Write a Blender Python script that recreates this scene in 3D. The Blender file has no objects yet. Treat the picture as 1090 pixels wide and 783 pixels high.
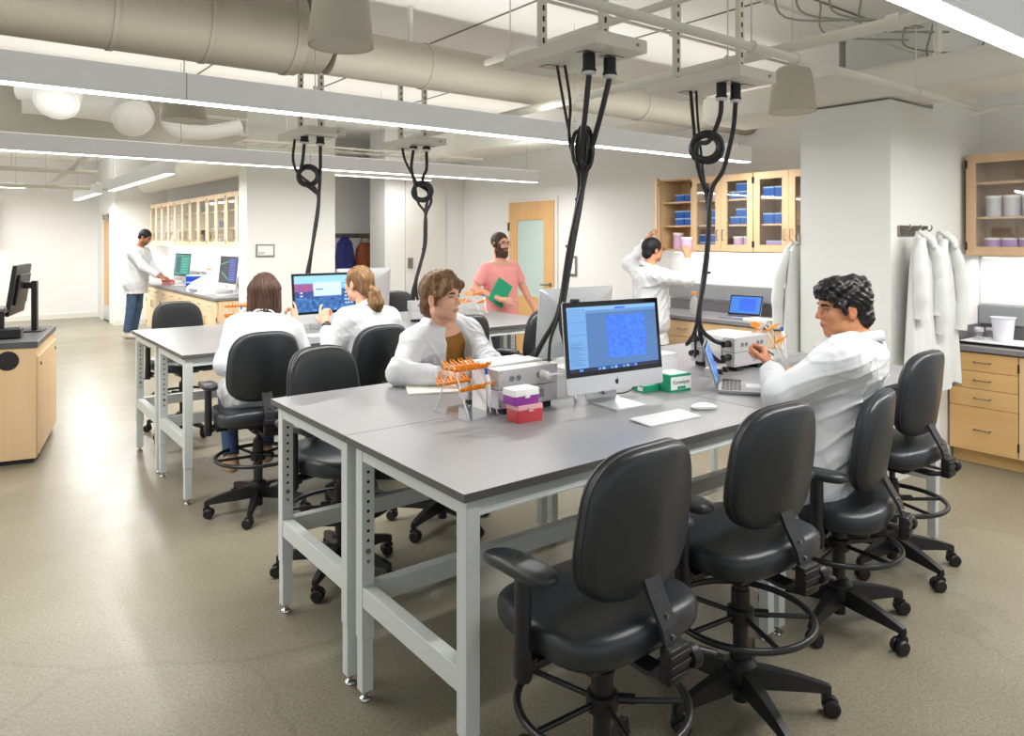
import bpy, bmesh, math, random
import numpy as np
from mathutils import Vector, Matrix, Quaternion
random.seed(7)
PI = math.pi
V = Vector
scene = bpy.context.scene
COL = scene.collection

# ------------------------------------------------------------------ camera, world, exposure
CAM_H = 1.61
YAW = math.atan2(.611, .791)
cam_data = bpy.data.cameras.new('camera')
cam = bpy.data.objects.new('camera', cam_data)
COL.objects.link(cam)
cam.location = (0, 0, CAM_H)
cam.rotation_euler = (PI/2, 0, -YAW)
cam_data.sensor_width = 36
cam_data.lens = 36*777/1090
cam_data.shift_y = (254-391.5)/1090
cam_data.clip_start = .05
scene.camera = cam

world = bpy.data.worlds.new('world')
scene.world = world
world.use_nodes = True
world.node_tree.nodes['Background'].inputs[0].default_value = (.97, .985, 1.0, 1)
world.node_tree.nodes['Background'].inputs[1].default_value = .62
scene.view_settings.view_transform = 'Standard'
scene.view_settings.look = 'None'
scene.view_settings.gamma = 1
scene.view_settings.use_curve_mapping = False
scene.view_settings.exposure = 0.31
LAMP = 1.0          # master level of the ceiling fixtures

# ------------------------------------------------------------------ materials
def s2l(c):
    return tuple((x/255/12.92 if x/255 <= .04045 else ((x/255+.055)/1.055)**2.4) for x in c)
MATS = {}
def mat(name, rgb=(200,200,200), rough=.5, metal=0, spec=.5, bump=0, bscale=60, mix=None, mscale=8, mstretch=(1,1,1), emit=0, trans=0, alpha=1, coat=0, attr=None, sheen=0, sss=0):
    if name in MATS: return MATS[name]
    m = bpy.data.materials.new(name); m.use_nodes = True
    nt = m.node_tree; N = nt.nodes; L = nt.links
    b = N['Principled BSDF']
    c = s2l(rgb)+(1,)
    b.inputs['Base Color'].default_value = c
    b.inputs['Roughness'].default_value = rough
    b.inputs['Metallic'].default_value = metal
    b.inputs['Specular IOR Level'].default_value = spec
    b.inputs['Coat Weight'].default_value = coat
    b.inputs['Sheen Weight'].default_value = sheen
    if sss:
        b.inputs['Subsurface Weight'].default_value = sss
        b.inputs['Subsurface Radius'].default_value = (.02,.008,.004)
    if trans: b.inputs['Transmission Weight'].default_value = trans
    if alpha < 1: b.inputs['Alpha'].default_value = alpha
    if emit:
        b.inputs['Emission Color'].default_value = c
        b.inputs['Emission Strength'].default_value = emit
    if mix or bump:
        tc = N.new('ShaderNodeTexCoord'); mp = N.new('ShaderNodeMapping')
        L.new(tc.outputs['Object'], mp.inputs[0]); mp.inputs['Scale'].default_value = mstretch
    if mix:
        nz = N.new('ShaderNodeTexNoise'); nz.inputs['Scale'].default_value = mscale; nz.inputs['Detail'].default_value = 5
        L.new(mp.outputs[0], nz.inputs[0])
        rp = N.new('ShaderNodeValToRGB'); rp.color_ramp.elements[0].position = .32; rp.color_ramp.elements[1].position = .68
        rp.color_ramp.elements[0].color = c; rp.color_ramp.elements[1].color = s2l(mix)+(1,)
        L.new(nz.outputs[0], rp.inputs[0]); L.new(rp.outputs[0], b.inputs['Base Color'])
    if bump:
        nb = N.new('ShaderNodeTexNoise'); nb.inputs['Scale'].default_value = bscale; nb.inputs['Detail'].default_value = 3
        L.new(mp.outputs[0], nb.inputs[0])
        bp = N.new('ShaderNodeBump'); bp.inputs['Strength'].default_value = bump; bp.inputs['Distance'].default_value = .01
        L.new(nb.outputs[0], bp.inputs['Height']); L.new(bp.outputs[0], b.inputs['Normal'])
    if attr:
        at = N.new('ShaderNodeAttribute'); at.attribute_name = attr
        L.new(at.outputs['Color'], b.inputs['Base Color'])
    MATS[name] = m
    return m

def glass_mat(name, rgb=(235,245,242), clear=.85, rough=.03):
    m = bpy.data.materials.new(name); m.use_nodes = True
    nt = m.node_tree; N = nt.nodes; L = nt.links
    N.remove(N['Principled BSDF'])
    t = N.new('ShaderNodeBsdfTransparent'); t.inputs[0].default_value = s2l(rgb)+(1,)
    g = N.new('ShaderNodeBsdfGlossy'); g.inputs['Roughness'].default_value = rough; g.inputs[0].default_value = (1,1,1,1)
    mx = N.new('ShaderNodeMixShader')
    lw = N.new('ShaderNodeLayerWeight'); lw.inputs[0].default_value = .5
    pw = N.new('ShaderNodeMath'); pw.operation = 'POWER'; pw.inputs[1].default_value = 4; L.new(lw.outputs['Facing'], pw.inputs[0])
    mt = N.new('ShaderNodeMath'); mt.operation = 'MULTIPLY_ADD'; mt.inputs[1].default_value = .6; mt.inputs[2].default_value = max(.03, .97-clear)
    L.new(pw.outputs[0], mt.inputs[0]); L.new(mt.outputs[0], mx.inputs[0])
    L.new(t.outputs[0], mx.inputs[1]); L.new(g.outputs[0], mx.inputs[2])
    L.new(mx.outputs[0], N['Material Output'].inputs[0])
    MATS[name] = m
    return m

M_wall = mat('wall_paint', (231,231,229), .75, spec=.25, bump=.03, bscale=120)
M_wall_cool = mat('column_paint', (226,227,222), .7, spec=.25, bump=.03, bscale=120)
M_ceil = mat('ceiling_paint', (243,242,237), .85, spec=.2, bump=.06, bscale=30)
M_duct = mat('duct_paint', (132,127,113), .6, spec=.3, bump=.03, bscale=15)
M_ductw = mat('white_duct_paint', (238,238,234), .5, spec=.3)
M_pipe = mat('pipe_paint', (212,210,198), .5, spec=.4)
M_fix = mat('fixture_enamel', (236,238,240), .45, spec=.4)
M_light = mat('light_diffuser', (255,253,250), .5, emit=7)
M_steel = mat('bench_enamel', (207,212,209), .42, spec=.45, bump=.02, bscale=200)
M_chrome = mat('chrome', (200,200,198), .2, metal=1)
M_nickel = mat('brushed_nickel', (150,148,142), .35, metal=1)
M_top = mat('bench_top_resin', (140,140,142), .32, spec=.45, mix=(146,146,148), mscale=3)
M_edge = mat('bench_top_edge', (92,90,88), .45)
M_counter = mat('counter_resin', (122,120,122), .4, mix=(130,128,130), mscale=6)
M_splash = mat('splash_resin', (108,106,108), .5)
M_race = mat('raceway_enamel', (138,141,143), .45)
M_maple = mat('maple_veneer', (224,193,152), .45, spec=.35, mix=(214,180,137), mscale=3.2, mstretch=(3,3,.35))
M_maplepale = mat('pale_maple_veneer', (233,208,172), .45, spec=.35, mix=(226,197,158), mscale=3.2, mstretch=(3,3,.35))
M_maple_in = mat('maple_interior', (214,182,140), .55, mix=(205,170,128), mscale=4, mstretch=(3,3,.35))
M_vinyl = mat('black_vinyl', (40,43,47), .36, spec=.55, bump=.10, bscale=420)
M_plastic = mat('black_plastic', (24,24,26), .42, spec=.45)
M_blackmetal = mat('black_metal', (28,28,30), .35, spec=.5)
M_cable = mat('cable_jacket', (26,26,28), .45)
M_rubber = mat('dark_rubber', (20,20,21), .6)
M_alu = mat('aluminium', (214,216,218), .3, metal=.55)
M_white = mat('white_plastic', (240,240,240), .35)
M_offwhite = mat('cream_plastic', (226,223,210), .45)
M_glass = glass_mat('cabinet_glass', (252,253,252), .91)
M_acrylic = glass_mat('clear_acrylic', (250,251,252), .86)
M_frost = mat('frosted_glass', (186,205,199), .6, spec=.4)
M_orange = mat('orange_plastic', (245,150,30), .35)
M_purple = mat('purple_plastic', (150,60,160), .35)
M_red = mat('red_plastic', (205,70,78), .35)
M_blue = mat('blue_plastic', (36,92,178), .35)
M_bluelid = mat('pale_blue_lid', (150,180,208), .3)
M_green = mat('green_card', (20,150,110), .5)
M_pinkjar = mat('pink_plastic', (216,178,214), .35)
M_lilac = mat('lilac_plastic', (196,160,216), .35)
M_paper = mat('paper', (240,236,224), .7)
M_coat = mat('white_cotton', (214,216,219), .8, spec=.15, bump=.08, bscale=260)
M_coat2 = mat('hung_white_cotton', (214,216,213), .85, spec=.1, bump=.08, bscale=260)
M_screenb = mat('screen_black', (10,10,14), .12)

def floor_mat():
    m = bpy.data.materials.new('polished_concrete'); m.use_nodes = True
    N = m.node_tree.nodes; L = m.node_tree.links; b = N['Principled BSDF']
    tc = N.new('ShaderNodeTexCoord')
    def noise(sc, det=6, ro=.6):
        n = N.new('ShaderNodeTexNoise'); n.inputs['Scale'].default_value = sc; n.inputs['Detail'].default_value = det; n.inputs['Roughness'].default_value = ro
        L.new(tc.outputs['Object'], n.inputs[0]); return n
    def ramp(src, p0, c0, p1, c1):
        r = N.new('ShaderNodeValToRGB'); e = r.color_ramp.elements
        e[0].position = p0; e[0].color = s2l(c0)+(1,); e[1].position = p1; e[1].color = s2l(c1)+(1,)
        L.new(src, r.inputs[0]); return r
    big = ramp(noise(.8).outputs[0], .3, (130,124,105), .7, (153,147,128))
    fine = ramp(noise(90, 3, .7).outputs[0], .35, (120,112,96), .62, (255,255,255))
    mx = N.new('ShaderNodeMixRGB'); mx.blend_type = 'MULTIPLY'; mx.inputs[0].default_value = .45
    L.new(big.outputs[0], mx.inputs[1]); L.new(fine.outputs[0], mx.inputs[2])
    vo = N.new('ShaderNodeTexVoronoi'); vo.inputs['Scale'].default_value = 55; L.new(tc.outputs['Object'], vo.inputs[0])
    sp = ramp(vo.outputs['Distance'], .08, (225,220,205), .16, (0,0,0))
    ad = N.new('ShaderNodeMixRGB'); ad.blend_type = 'ADD'; ad.inputs[0].default_value = .12
    L.new(mx.outputs[0], ad.inputs[1]); L.new(sp.outputs[0], ad.inputs[2])
    # hairline cracks
    nw = noise(1.1, 4, .6)
    md = N.new('ShaderNodeMixRGB'); md.inputs[0].default_value = .35
    L.new(tc.outputs['Object'], md.inputs[1]); L.new(nw.outputs['Color'], md.inputs[2])
    v2 = N.new('ShaderNodeTexVoronoi'); v2.feature = 'DISTANCE_TO_EDGE'; v2.inputs['Scale'].default_value = .33; L.new(md.outputs[0], v2.inputs[0])
    cr = ramp(v2.outputs['Distance'], .0, (150,142,126), .0012, (255,255,255))
    m3 = N.new('ShaderNodeMixRGB'); m3.blend_type = 'MULTIPLY'; m3.inputs[0].default_value = .2
    L.new(ad.outputs[0], m3.inputs[1]); L.new(cr.outputs[0], m3.inputs[2])
    L.new(m3.outputs[0], b.inputs['Base Color'])
    rr = N.new('ShaderNodeMapRange'); rr.inputs[3].default_value = .24; rr.inputs[4].default_value = .42
    L.new(noise(2.5).outputs[0], rr.inputs[0]); L.new(rr.outputs[0], b.inputs['Roughness'])
    b.inputs['Specular IOR Level'].default_value = .45
    return m

# ------------------------------------------------------------------ mesh builder
class MB:
    def __init__(s): s.v = []; s.f = []; s.mi = []; s.cur = 0
    def add(s, vs, fs, M=None):
        o = len(s.v)
        s.v += [tuple(M @ V(v)) if M is not None else tuple(v) for v in vs]
        for f in fs: s.f.append(tuple(i+o for i in f)); s.mi.append(s.cur)
        return s
    def m(s, i): s.cur = i; return s
    def box(s, x0, x1, y0, y1, z0, z1, M=None, bev=0):
        if bev:
            bm = bmesh.new(); bmesh.ops.create_cube(bm, size=1)
            for v in bm.verts:
                v.co = V(((x0+x1)/2+v.co.x*(x1-x0), (y0+y1)/2+v.co.y*(y1-y0), (z0+z1)/2+v.co.z*(z1-z0)))
            bmesh.ops.bevel(bm, geom=bm.edges[:], offset=bev, segments=2, affect='EDGES', profile=.5)
            bm.verts.ensure_lookup_table()
            vs = [v.co.copy() for v in bm.verts]; fs = [[v.index for v in f.verts] for f in bm.faces]
            bm.free(); return s.add(vs, fs, M)
        vs = [(x,y,z) for z in (z0,z1) for y in (y0,y1) for x in (x0,x1)]
        return s.add(vs, [(0,2,3,1),(4,5,7,6),(0,1,5,4),(2,6,7,3),(0,4,6,2),(1,3,7,5)], M)
    def cyl(s, p0, p1, r0, r1=None, n=16, M=None, caps=True):
        if r1 is None: r1 = r0
        p0 = V(p0); p1 = V(p1); d = (p1-p0).normalized()
        a = d.orthogonal().normalized(); b = d.cross(a)
        vs = []; fs = []
        for p, r in ((p0,r0),(p1,r1)):
            for i in range(n):
                t = 2*PI*i/n; vs.append(p+a*math.cos(t)*r+b*math.sin(t)*r)
        for i in range(n):
            j = (i+1)%n; fs.append((i,j,n+j,n+i))
        if caps: fs.append(tuple(range(n-1,-1,-1))); fs.append(tuple(range(n,2*n)))
        return s.add(vs, fs, M)
    def tube(s, pts, r, n=8, M=None, closed=False):
        pts = [V(p) for p in pts]; k = len(pts)
        rs = r if isinstance(r, (list,tuple)) else [r]*k
        vs = []; fs = []
        up = None
        for i, p in enumerate(pts):
            if closed: d = (pts[(i+1)%k]-pts[i-1]).normalized()
            else: d = (pts[min(i+1,k-1)]-pts[max(i-1,0)]).normalized()
            if up is None: up = d.orthogonal().normalized()
            a = (up-d*up.dot(d))
            a = a.normalized() if a.length > 1e-6 else d.orthogonal().normalized()
            up = a; b = d.cross(a)
            for j in range(n):
                t = 2*PI*j/n; vs.append(p+a*math.cos(t)*rs[i]+b*math.sin(t)*rs[i])
        for i in range(k if closed else k-1):
            for j in range(n):
                i2 = (i+1)%k; j2 = (j+1)%n
                fs.append((i*n+j, i*n+j2, i2*n+j2, i2*n+j))
        if not closed: fs.append(tuple(range(n-1,-1,-1))); fs.append(tuple(range((k-1)*n, k*n)))
        return s.add(vs, fs, M)
    def lathe(s, prof, n=24, M=None, c=(0,0,0)):
        vs = []; fs = []
        k = len(prof)
        for r, z in prof:
            for j in range(n):
                t = 2*PI*j/n; vs.append((c[0]+math.cos(t)*r, c[1]+math.sin(t)*r, c[2]+z))
        for i in range(k-1):
            for j in range(n):
                j2 = (j+1)%n; fs.append((i*n+j, i*n+j2, (i+1)*n+j2, (i+1)*n+j))
        fs.append(tuple(range(n-1,-1,-1))); fs.append(tuple(range((k-1)*n, k*n)))
        return s.add(vs, fs, M)
    def torus(s, R, r, n=40, m=10, M=None, c=(0,0,0)):
        return s.tube([(c[0]+R*math.cos(2*PI*i/n), c[1]+R*math.sin(2*PI*i/n), c[2]) for i in range(n)], r, m, M, closed=True)
    def prism(s, poly, z0, z1, M=None):
        n = len(poly)
        vs = [(x,y,z0) for x,y in poly]+[(x,y,z1) for x,y in poly]
        fs = [tuple(range(n-1,-1,-1)), tuple(range(n,2*n))]+[(i,(i+1)%n,n+(i+1)%n,n+i) for i in range(n)]
        return s.add(vs, fs, M)
    def ring(s, poly_list, M=None, cap=True):
        """loft between equal-length loops of 3D points"""
        n = len(poly_list[0]); vs = [p for l in poly_list for p in l]; fs = []
        for i in range(len(poly_list)-1):
            for j in range(n):
                j2 = (j+1)%n; fs.append((i*n+j, i*n+j2, (i+1)*n+j2, (i+1)*n+j))
        if cap: fs.append(tuple(range(n-1,-1,-1))); fs.append(tuple(range((len(poly_list)-1)*n, len(poly_list)*n)))
        return s.add(vs, fs, M)
    def build(s, name, mats, parent=None, loc=None, smooth=False, kind=None):
        me = bpy.data.meshes.new(name); me.from_pydata(s.v, [], s.f)
        mats = mats if isinstance(mats, (list,tuple)) else [mats]
        for m_ in mats: me.materials.append(m_)
        if len(mats) > 1: me.polygons.foreach_set('material_index', s.mi)
        bm = bmesh.new(); bm.from_mesh(me); bmesh.ops.recalc_face_normals(bm, faces=bm.faces[:]); bm.to_mesh(me); bm.free()
        if smooth:
            me.polygons.foreach_set('use_smooth', [True]*len(me.polygons))
            try: me.set_sharp_from_angle(angle=math.radians(smooth if smooth is not True else 40))
            except Exception: pass
        o = bpy.data.objects.new(name, me); COL.objects.link(o)
        if parent: o.parent = parent
        if loc is not None: o.location = loc
        if kind: o['kind'] = kind
        return o

def rrect(w, d, r, n=6, cx=0, cy=0):
    pts = []
    for sx, sy, a0 in ((1,1,0),(-1,1,PI/2),(-1,-1,PI),(1,-1,1.5*PI)):
        for i in range(n+1):
            a = a0+PI/2*i/n
            pts.append((cx+sx*(w/2-r)+math.cos(a)*r, cy+sy*(d/2-r)+math.sin(a)*r))
    return pts

def thing(name, label, cat, loc=(0,0,0), rz=0, group=None):
    o = bpy.data.objects.new(name, None); COL.objects.link(o)
    o.empty_display_size = .1
    o.location = loc; o.rotation_euler = (0,0,rz); o['label'] = label; o['category'] = cat
    if group: o['group'] = group
    return o
def tag(o, label, cat, group=None, kind=None):
    o['label'] = label; o['category'] = cat
    if group: o['group'] = group
    if kind: o['kind'] = kind
    return o
def kids(o, table={}):
    return [c for c in bpy.data.objects if c.parent == o]
def dup(root, loc, rz=0, label=None, group=None, dz=None):
    r = root.copy(); COL.objects.link(r); r.location = loc; r.rotation_euler = (0,0,rz)
    if label: r['label'] = label
    if group: r['group'] = group
    def rec(src, dst, top):
        for ch in kids(src):
            c = ch.copy(); COL.objects.link(c); c.parent = dst
            if top and dz and ch.name.split('.')[0] in dz[0]: c.location = V(ch.location)+V((0,0,dz[1]))
            rec(ch, c, False)
    rec(root, r, True)
    return r
def bez(pts, n=8):
    """Catmull-Rom through points"""
    P = [V(p) for p in pts]; P = [P[0]*2-P[1]]+P+[P[-1]*2-P[-2]]; out = []
    for i in range(1, len(P)-2):
        for k in range(n):
            t = k/n; a,b,c,d = P[i-1],P[i],P[i+1],P[i+2]
            out.append(.5*((2*b)+(c-a)*t+(2*a-5*b+4*c-d)*t*t+(3*b-a-3*c+d)*t**3))
    out.append(P[-2]); return out
def area(name, loc, sx, sy, power, rz=0, rx=0, col=(1,.985,.965)):
    l = bpy.data.lights.new(name, 'AREA'); l.shape = 'RECTANGLE'; l.size = sx; l.size_y = sy; l.energy = power; l.color = col
    o = bpy.data.objects.new(name, l); COL.objects.link(o); o.location = loc; o.rotation_euler = (rx,0,rz)
    return o
# ------------------------------------------------------------------ room shell
ZC = 3.20
def struct(name, mb, m, smooth=False, parent=None):
    o = mb.build(name, m, parent, smooth=smooth)
    if not parent: o['kind'] = 'structure'
    return o
struct('floor', MB().box(-4.2, 7.0, -2.5, 17.6, -.12, 0), floor_mat())
struct('ceiling', MB().box(-4.2, 7.0, -2.5, 17.6, ZC, ZC+.15), M_ceil)
XR = 6.38
struct('wall_right', MB().box(XR, XR+.15, -2.5, 9.48, 0, ZC), M_wall)
# wall facing the camera behind the aisle, with its return and the coat alcove
struct('wall_back', MB().box(5.0, XR+.15, 9.48, 9.95, 0, ZC), M_wall)
struct('wall_alcove', MB().box(3.5, 5.9, 10.9, 11.05, 0, ZC), M_wall)
struct('wall_alcove_side', MB().box(5.75, 5.9, 9.95, 10.9, 0, ZC), M_wall)
struct('wall_block', MB().box(2.75, 3.84, 8.6, 8.9, 0, ZC), M_wall_cool)
struct('wall_block_return', MB().box(3.7, 3.84, 8.9, 10.9, 0, ZC), M_wall_cool)
struct('wall_counter', MB().box(3.35, 3.5, 8.9, 15.2, 0, ZC), M_wall)
struct('wall_corridor_end', MB().box(2.45, 3.5, 15.2, 15.4, 0, ZC), M_wall)
cw = MB(); cw.box(2.45, 2.6, 15.4, 15.66, 0, ZC); cw.box(2.45, 2.6, 16.6, 17.2, 0, ZC); cw.box(2.45, 2.6, 15.66, 16.6, 2.14, ZC)
struct('wall_corridor', cw, M_wall)
struct('wall_far', MB().box(-4.2, 2.6, 17.2, 17.35, 0, ZC), M_wall)
struct('wall_column', MB().box(4.91, XR, 2.28, 2.92, 0, 2.53).box(5.55, XR, 2.28, 2.92, 2.53, ZC), M_wall_cool)
M_base = mat('baseboard_paint', (222,222,214), .5)
struct('baseboard_far', MB().box(-4.2, 2.45, 17.18, 17.2, 0, .1), M_base)
struct('baseboard_column', MB().box(4.90, 5.80, 2.268, 2.28, 0, .1), M_base)
struct('baseboard_corridor', MB().box(2.44, 3.35, 15.188, 15.2, 0, .1), M_base)
struct('baseboard_back', MB().box(5.0, XR, 9.468, 9.48, 0, .1), M_base)
# expansion joint of the panels in the back wall
struct('trim_1', MB().box(5.33, 5.335, 9.474, 9.48, .1, 2.75), M_nickel)
# white door in the back wall
M_doorw = mat('white_door_paint', (224,222,216), .5)
d = struct('door_2', MB().box(5.33, 6.02, 9.455, 9.48, .0, 2.6), M_doorw)
dh = MB(); dh.box(5.36, 5.44, 9.43, 9.455, 1.18, 1.33, bev=.005); dh.box(5.385, 5.40, 9.42, 9.43, 1.22, 1.29, bev=.003)
struct('door_handle', dh, M_nickel, parent=d)
# maple door with frosted pane, right wall
yd0, yd1, zd = 7.30, 8.26, 2.12
fr = MB(); t = .05
fr.box(XR-.03, XR, yd0-t, yd0, 0, zd+t); fr.box(XR-.03, XR, yd1, yd1+t, 0, zd+t); fr.box(XR-.03, XR, yd0, yd1, zd, zd+t)
d = MB(); px0, px1, pz0, pz1 = yd0+.20, yd1-.17, .82, 1.87
for a in ((yd0,px0,.01,zd),(px1,yd1,.01,zd),(px0,px1,.01,pz0),(px0,px1,pz1,zd)): d.box(XR-.05, XR-.005, a[0], a[1], a[2], a[3])
M_doorwood = mat('door_veneer', (222,178,122), .45, mix=(212,166,108), mscale=3, mstretch=(3,3,.3))
d1 = struct('door_1', d, M_doorwood)
struct('door_frame', fr, M_doorw, parent=d1)
struct('door_pane', MB().box(XR-.035, XR-.015, px0, px1, pz0, pz1), M_frost, parent=d1)
h = MB(); h.tube([(XR-.05, yd0+.06, 1.0),(XR-.10, yd0+.06, 1.0),(XR-.105, yd0+.10, 1.0),(XR-.105, yd0+.20, .995)], .011, 10)
h.cyl((XR-.058, yd0+.06, 1.0),(XR-.05, yd0+.06, 1.0), .028)
struct('door_handle', h, M_nickel, parent=d1, smooth=True)
h = MB(); [h.box(XR-.065, XR-.04, yd1-.005, yd1+.02, z, z+.12) for z in (1.72, .3)]
struct('hinge', h, M_blackmetal, parent=d1)
# door ajar in the corridor wall
c = struct('door_3', MB().box(2.47, 2.51, 15.70, 16.56, .02, 2.08), M_doorwood)
f = MB(); f.box(2.43, 2.6, 15.66, 15.70, 0, 2.14); f.box(2.43, 2.6, 16.56, 16.6, 0, 2.14); f.box(2.43, 2.6, 15.70, 16.56, 2.09, 2.14)
struct('door_frame', f, M_doorw, parent=c)
struct('door_closer', MB().box(2.38, 2.46, 15.8, 16.15, 1.98, 2.07), M_nickel, parent=c)
struct('kick_plate', MB().box(2.455, 2.47, 15.72, 16.54, .03, .3), M_alu, parent=c)

# dropped soffit and the deck beams that show between the fixtures
struct('trim_2', MB().box(-4.2, 2.75, 8.6, 9.2, 2.62, ZC), mat('soffit_paint', (206,204,192), .7))
struct('trim_3', MB().box(5.6, XR, 3.0, 9.48, 2.80, ZC), M_ceil)
dj = MB()
for x in (1.9, 3.1, 4.3): dj.box(x, x+.012, 1.0, 8.6, ZC-.008, ZC)
for y in (2.6, 5.2): dj.box(-1, 6.3, y, y+.012, ZC-.008, ZC)
struct('trim_4', dj, M_duct)

# ------------------------------------------------------------------ linear ceiling fixtures
def fixture(x0, x1, y0, label, along='x', w=.10, h=.14, z=2.313, seg=None, power=None):
    L = x1-x0 if along == 'x' else x1-x0
    if along == 'x': root = thing('linear_ceiling_light', label, 'ceiling light', ((x0+x1)/2, y0+w/2, z))
    else: root = thing('linear_ceiling_light', label, 'ceiling light', (y0+w/2, (x0+x1)/2, z), PI/2)
    root['group'] = 'linear lights hung from the ceiling'
    hs = MB(); hs.box(-L/2, L/2, -w/2, w/2, .012, h, bev=.003)
    hs.box(-L/2, L/2, -w/2, -w/2+.006, 0, .012); hs.box(-L/2, L/2, w/2-.006, w/2, 0, .012)
    hs.box(-L/2, -L/2+.006, -w/2, w/2, 0, .012); hs.box(L/2-.006, L/2, -w/2, w/2, 0, .012)
    hs.build('housing', M_fix, root)
    MB().box(-L/2+.007, L/2-.007, -w/2+.006, w/2-.006, -.002, .010).build('diffuser', M_light, root)
    MB().box(-L/2+.02, L/2-.02, -w/2+.02, w/2-.02, h, h+.004).build('uplight_lens', mat('uplight_lens',(255,252,245),.5,emit=.8), root)
    n = max(2, int(L/1.8)+1)
    for i in range(n):
        x = -L/2+.15+(L-.3)*i/(n-1)
        hg = MB(); hg.cyl((x,0,h),(x,0,ZC-z), .0025, n=6); hg.cyl((x,0,h),(x,0,h+.03), .012, n=10)
        hg.build('hanger', M_chrome, root)
    if seg:
        for xs in seg: MB().box(xs-.002, xs+.002, -w/2-.001, w/2+.001, .002, h+.001).build('joint', M_nickel, root)
    a = area('fixture_lamp', (0,0,-.006), L*.98, w*.8, (power or 14*L)*LAMP); a.parent = root
    b = area('fixture_uplamp', (0,0,h+.01), L*.98, w*.8, (power or 14*L)*.16*LAMP, rx=PI); b.parent = root
    return root
fixture(-2.5, 5.83, 3.95, 'long white linear light crossing the picture just above the front bench', seg=[.96-1.665])
fixture(-2.5, 5.83, 7.0, 'long white linear light behind the speakers, nearest the white block wall', seg=[1.2])
fixture(1.9, 6.2, .93, 'linear light cut off by the top right corner of the picture')
fixture(8.5, 12.1, 1.85, 'linear light over the corridor, its end nearest the wall cabinets', along='y', h=.16, power=75)
fixture(12.9, 15.4, 1.80, 'shorter linear light at the far end of the corridor', along='y', h=.16, power=70)
fixture(-3.6, 1.1, 15.7, 'linear light added across the far left end of the corridor to brighten the wall', z=2.52, h=.08, power=70)  # extra fixture, added to brighten the dark far wall at the left
fixture(8.0-4.2, 5.5, 9.0, 'linear light in the alcove in front of the hanging coats', z=2.45, h=.08, power=9)

# ------------------------------------------------------------------ ducts and pipes
def duct_x(name, label, cat, y, z, r, x0, x1, m, ribs=(), nseg=28):
    root = thing(name, label, cat, (x0, y, z))
    b = MB(); b.cyl((0,0,0),(x1-x0,0,0), r, n=nseg); b.build('duct_body', m, root, smooth=True)
    for x in ribs:
        rb = MB(); rb.cyl((x-x0-.012,0,0),(x-x0+.012,0,0), r+.006, n=nseg); rb.build('seam', m, root, smooth=True)
    for x in [x0+.6+i*1.6 for i in range(int((x1-x0)/1.6))]:
        sb = MB(); sb.box(x-x0-.012, x-x0+.012, -.012, .012, r-.01, ZC-z); sb.build('strap', M_pipe, root)
    return root
big = duct_x('round_duct', 'fat beige round duct overhead at the top left', 'duct', 4.37, 2.865, .25, -2.4, 1.69, M_duct, ribs=(-1.0,-.1,.68,1.15,1.63))
rd = MB(); rd.cyl((4.09,0,0),(4.29,0,-.065), .25, .165, n=28); rd.build('reducer', M_duct, big, smooth=True)
duct_x('round_duct', 'slimmer beige round duct running on above the bench to the cabinets', 'duct', 4.37, 2.80, .153, 1.90, 6.36, mat('slim_duct_paint', (168,163,149), .6, spec=.3), ribs=(2.6, 4.77))
# wrapped flat duct over the column
fd = MB(); prof = rrect(.62, .21, .045, 5)
path = [(5.17,3.75,2.65),(5.17,2.9,2.65),(5.15,2.3,2.65),(5.09,1.8,2.64),(5.0,1.3,2.63),(4.93,.6,2.62)]
loops = []
for i,(x,y,z) in enumerate(path):
    a = V(path[min(i+1,5)])-V(path[max(i-1,0)]); a.z = 0; a.normalize(); s_ = V((a.y,-a.x,0))
    loops.append([tuple(V((x,y,z))+s_*p[0]+V((0,0,p[1]))) for p in prof])
fd.ring(loops)
tag(fd.build('flat_duct', mat('wrapped_duct', (224,221,210), .7, bump=.05, bscale=20), smooth=50), 'wide flat wrapped duct passing over the white column', 'duct')
# round white ducts with elbows at the left
def elbow_duct(label, pts, r, cap=True):
    b = MB(); P = bez(pts, 8); b.tube(P, r, 22)
    root = thing('elbow_duct', label, 'duct', pts[0])
    o = b.build('duct_body', M_ductw, root, loc=-V(pts[0]), smooth=60)
    cf = MB(); e = V(pts[-1]); d_ = (P[-1]-P[-2]).normalized(); cf.cyl(e-d_*.01, e+d_*.015, r+.008, n=28); cf.lathe([(r,.0),(r*.96,r*.18),(r*.82,r*.34),(r*.55,r*.45),(r*.2,r*.5)], 28, M=Matrix.Translation(e) @ d_.to_track_quat('Z','Y').to_matrix().to_4x4()); cf.build('collar', M_ductw, root, loc=-V(pts[0]), smooth=True)
    hm = V(pts[1]); hb = MB(); hb.cyl((hm.x,hm.y,hm.z+r*.9),(hm.x,hm.y,ZC), .006, n=8); hb.build('hanger', M_pipe, root, loc=-V(pts[0]))
    return root
elbow_duct('white round duct whose open elbow faces down between the two long lights', [(.55,8.3,2.98),(1.1,8.28,2.98),(1.42,8.2,2.93),(1.45,8.0,2.80)], .185)
elbow_duct('white curved duct dipping beside the middle speaker', [(1.80,8.2,2.95),(1.80,8.1,2.80),(1.90,8.0,2.715),(2.15,7.95,2.72),(2.45,7.95,2.80)], .075)
elbow_duct('white round duct nearest the left picture edge, partly behind the long light', [(.50,7.70,3.0),(.72,7.62,2.97),(.78,7.5,2.90),(.74,7.38,2.80)], .17)
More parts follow.
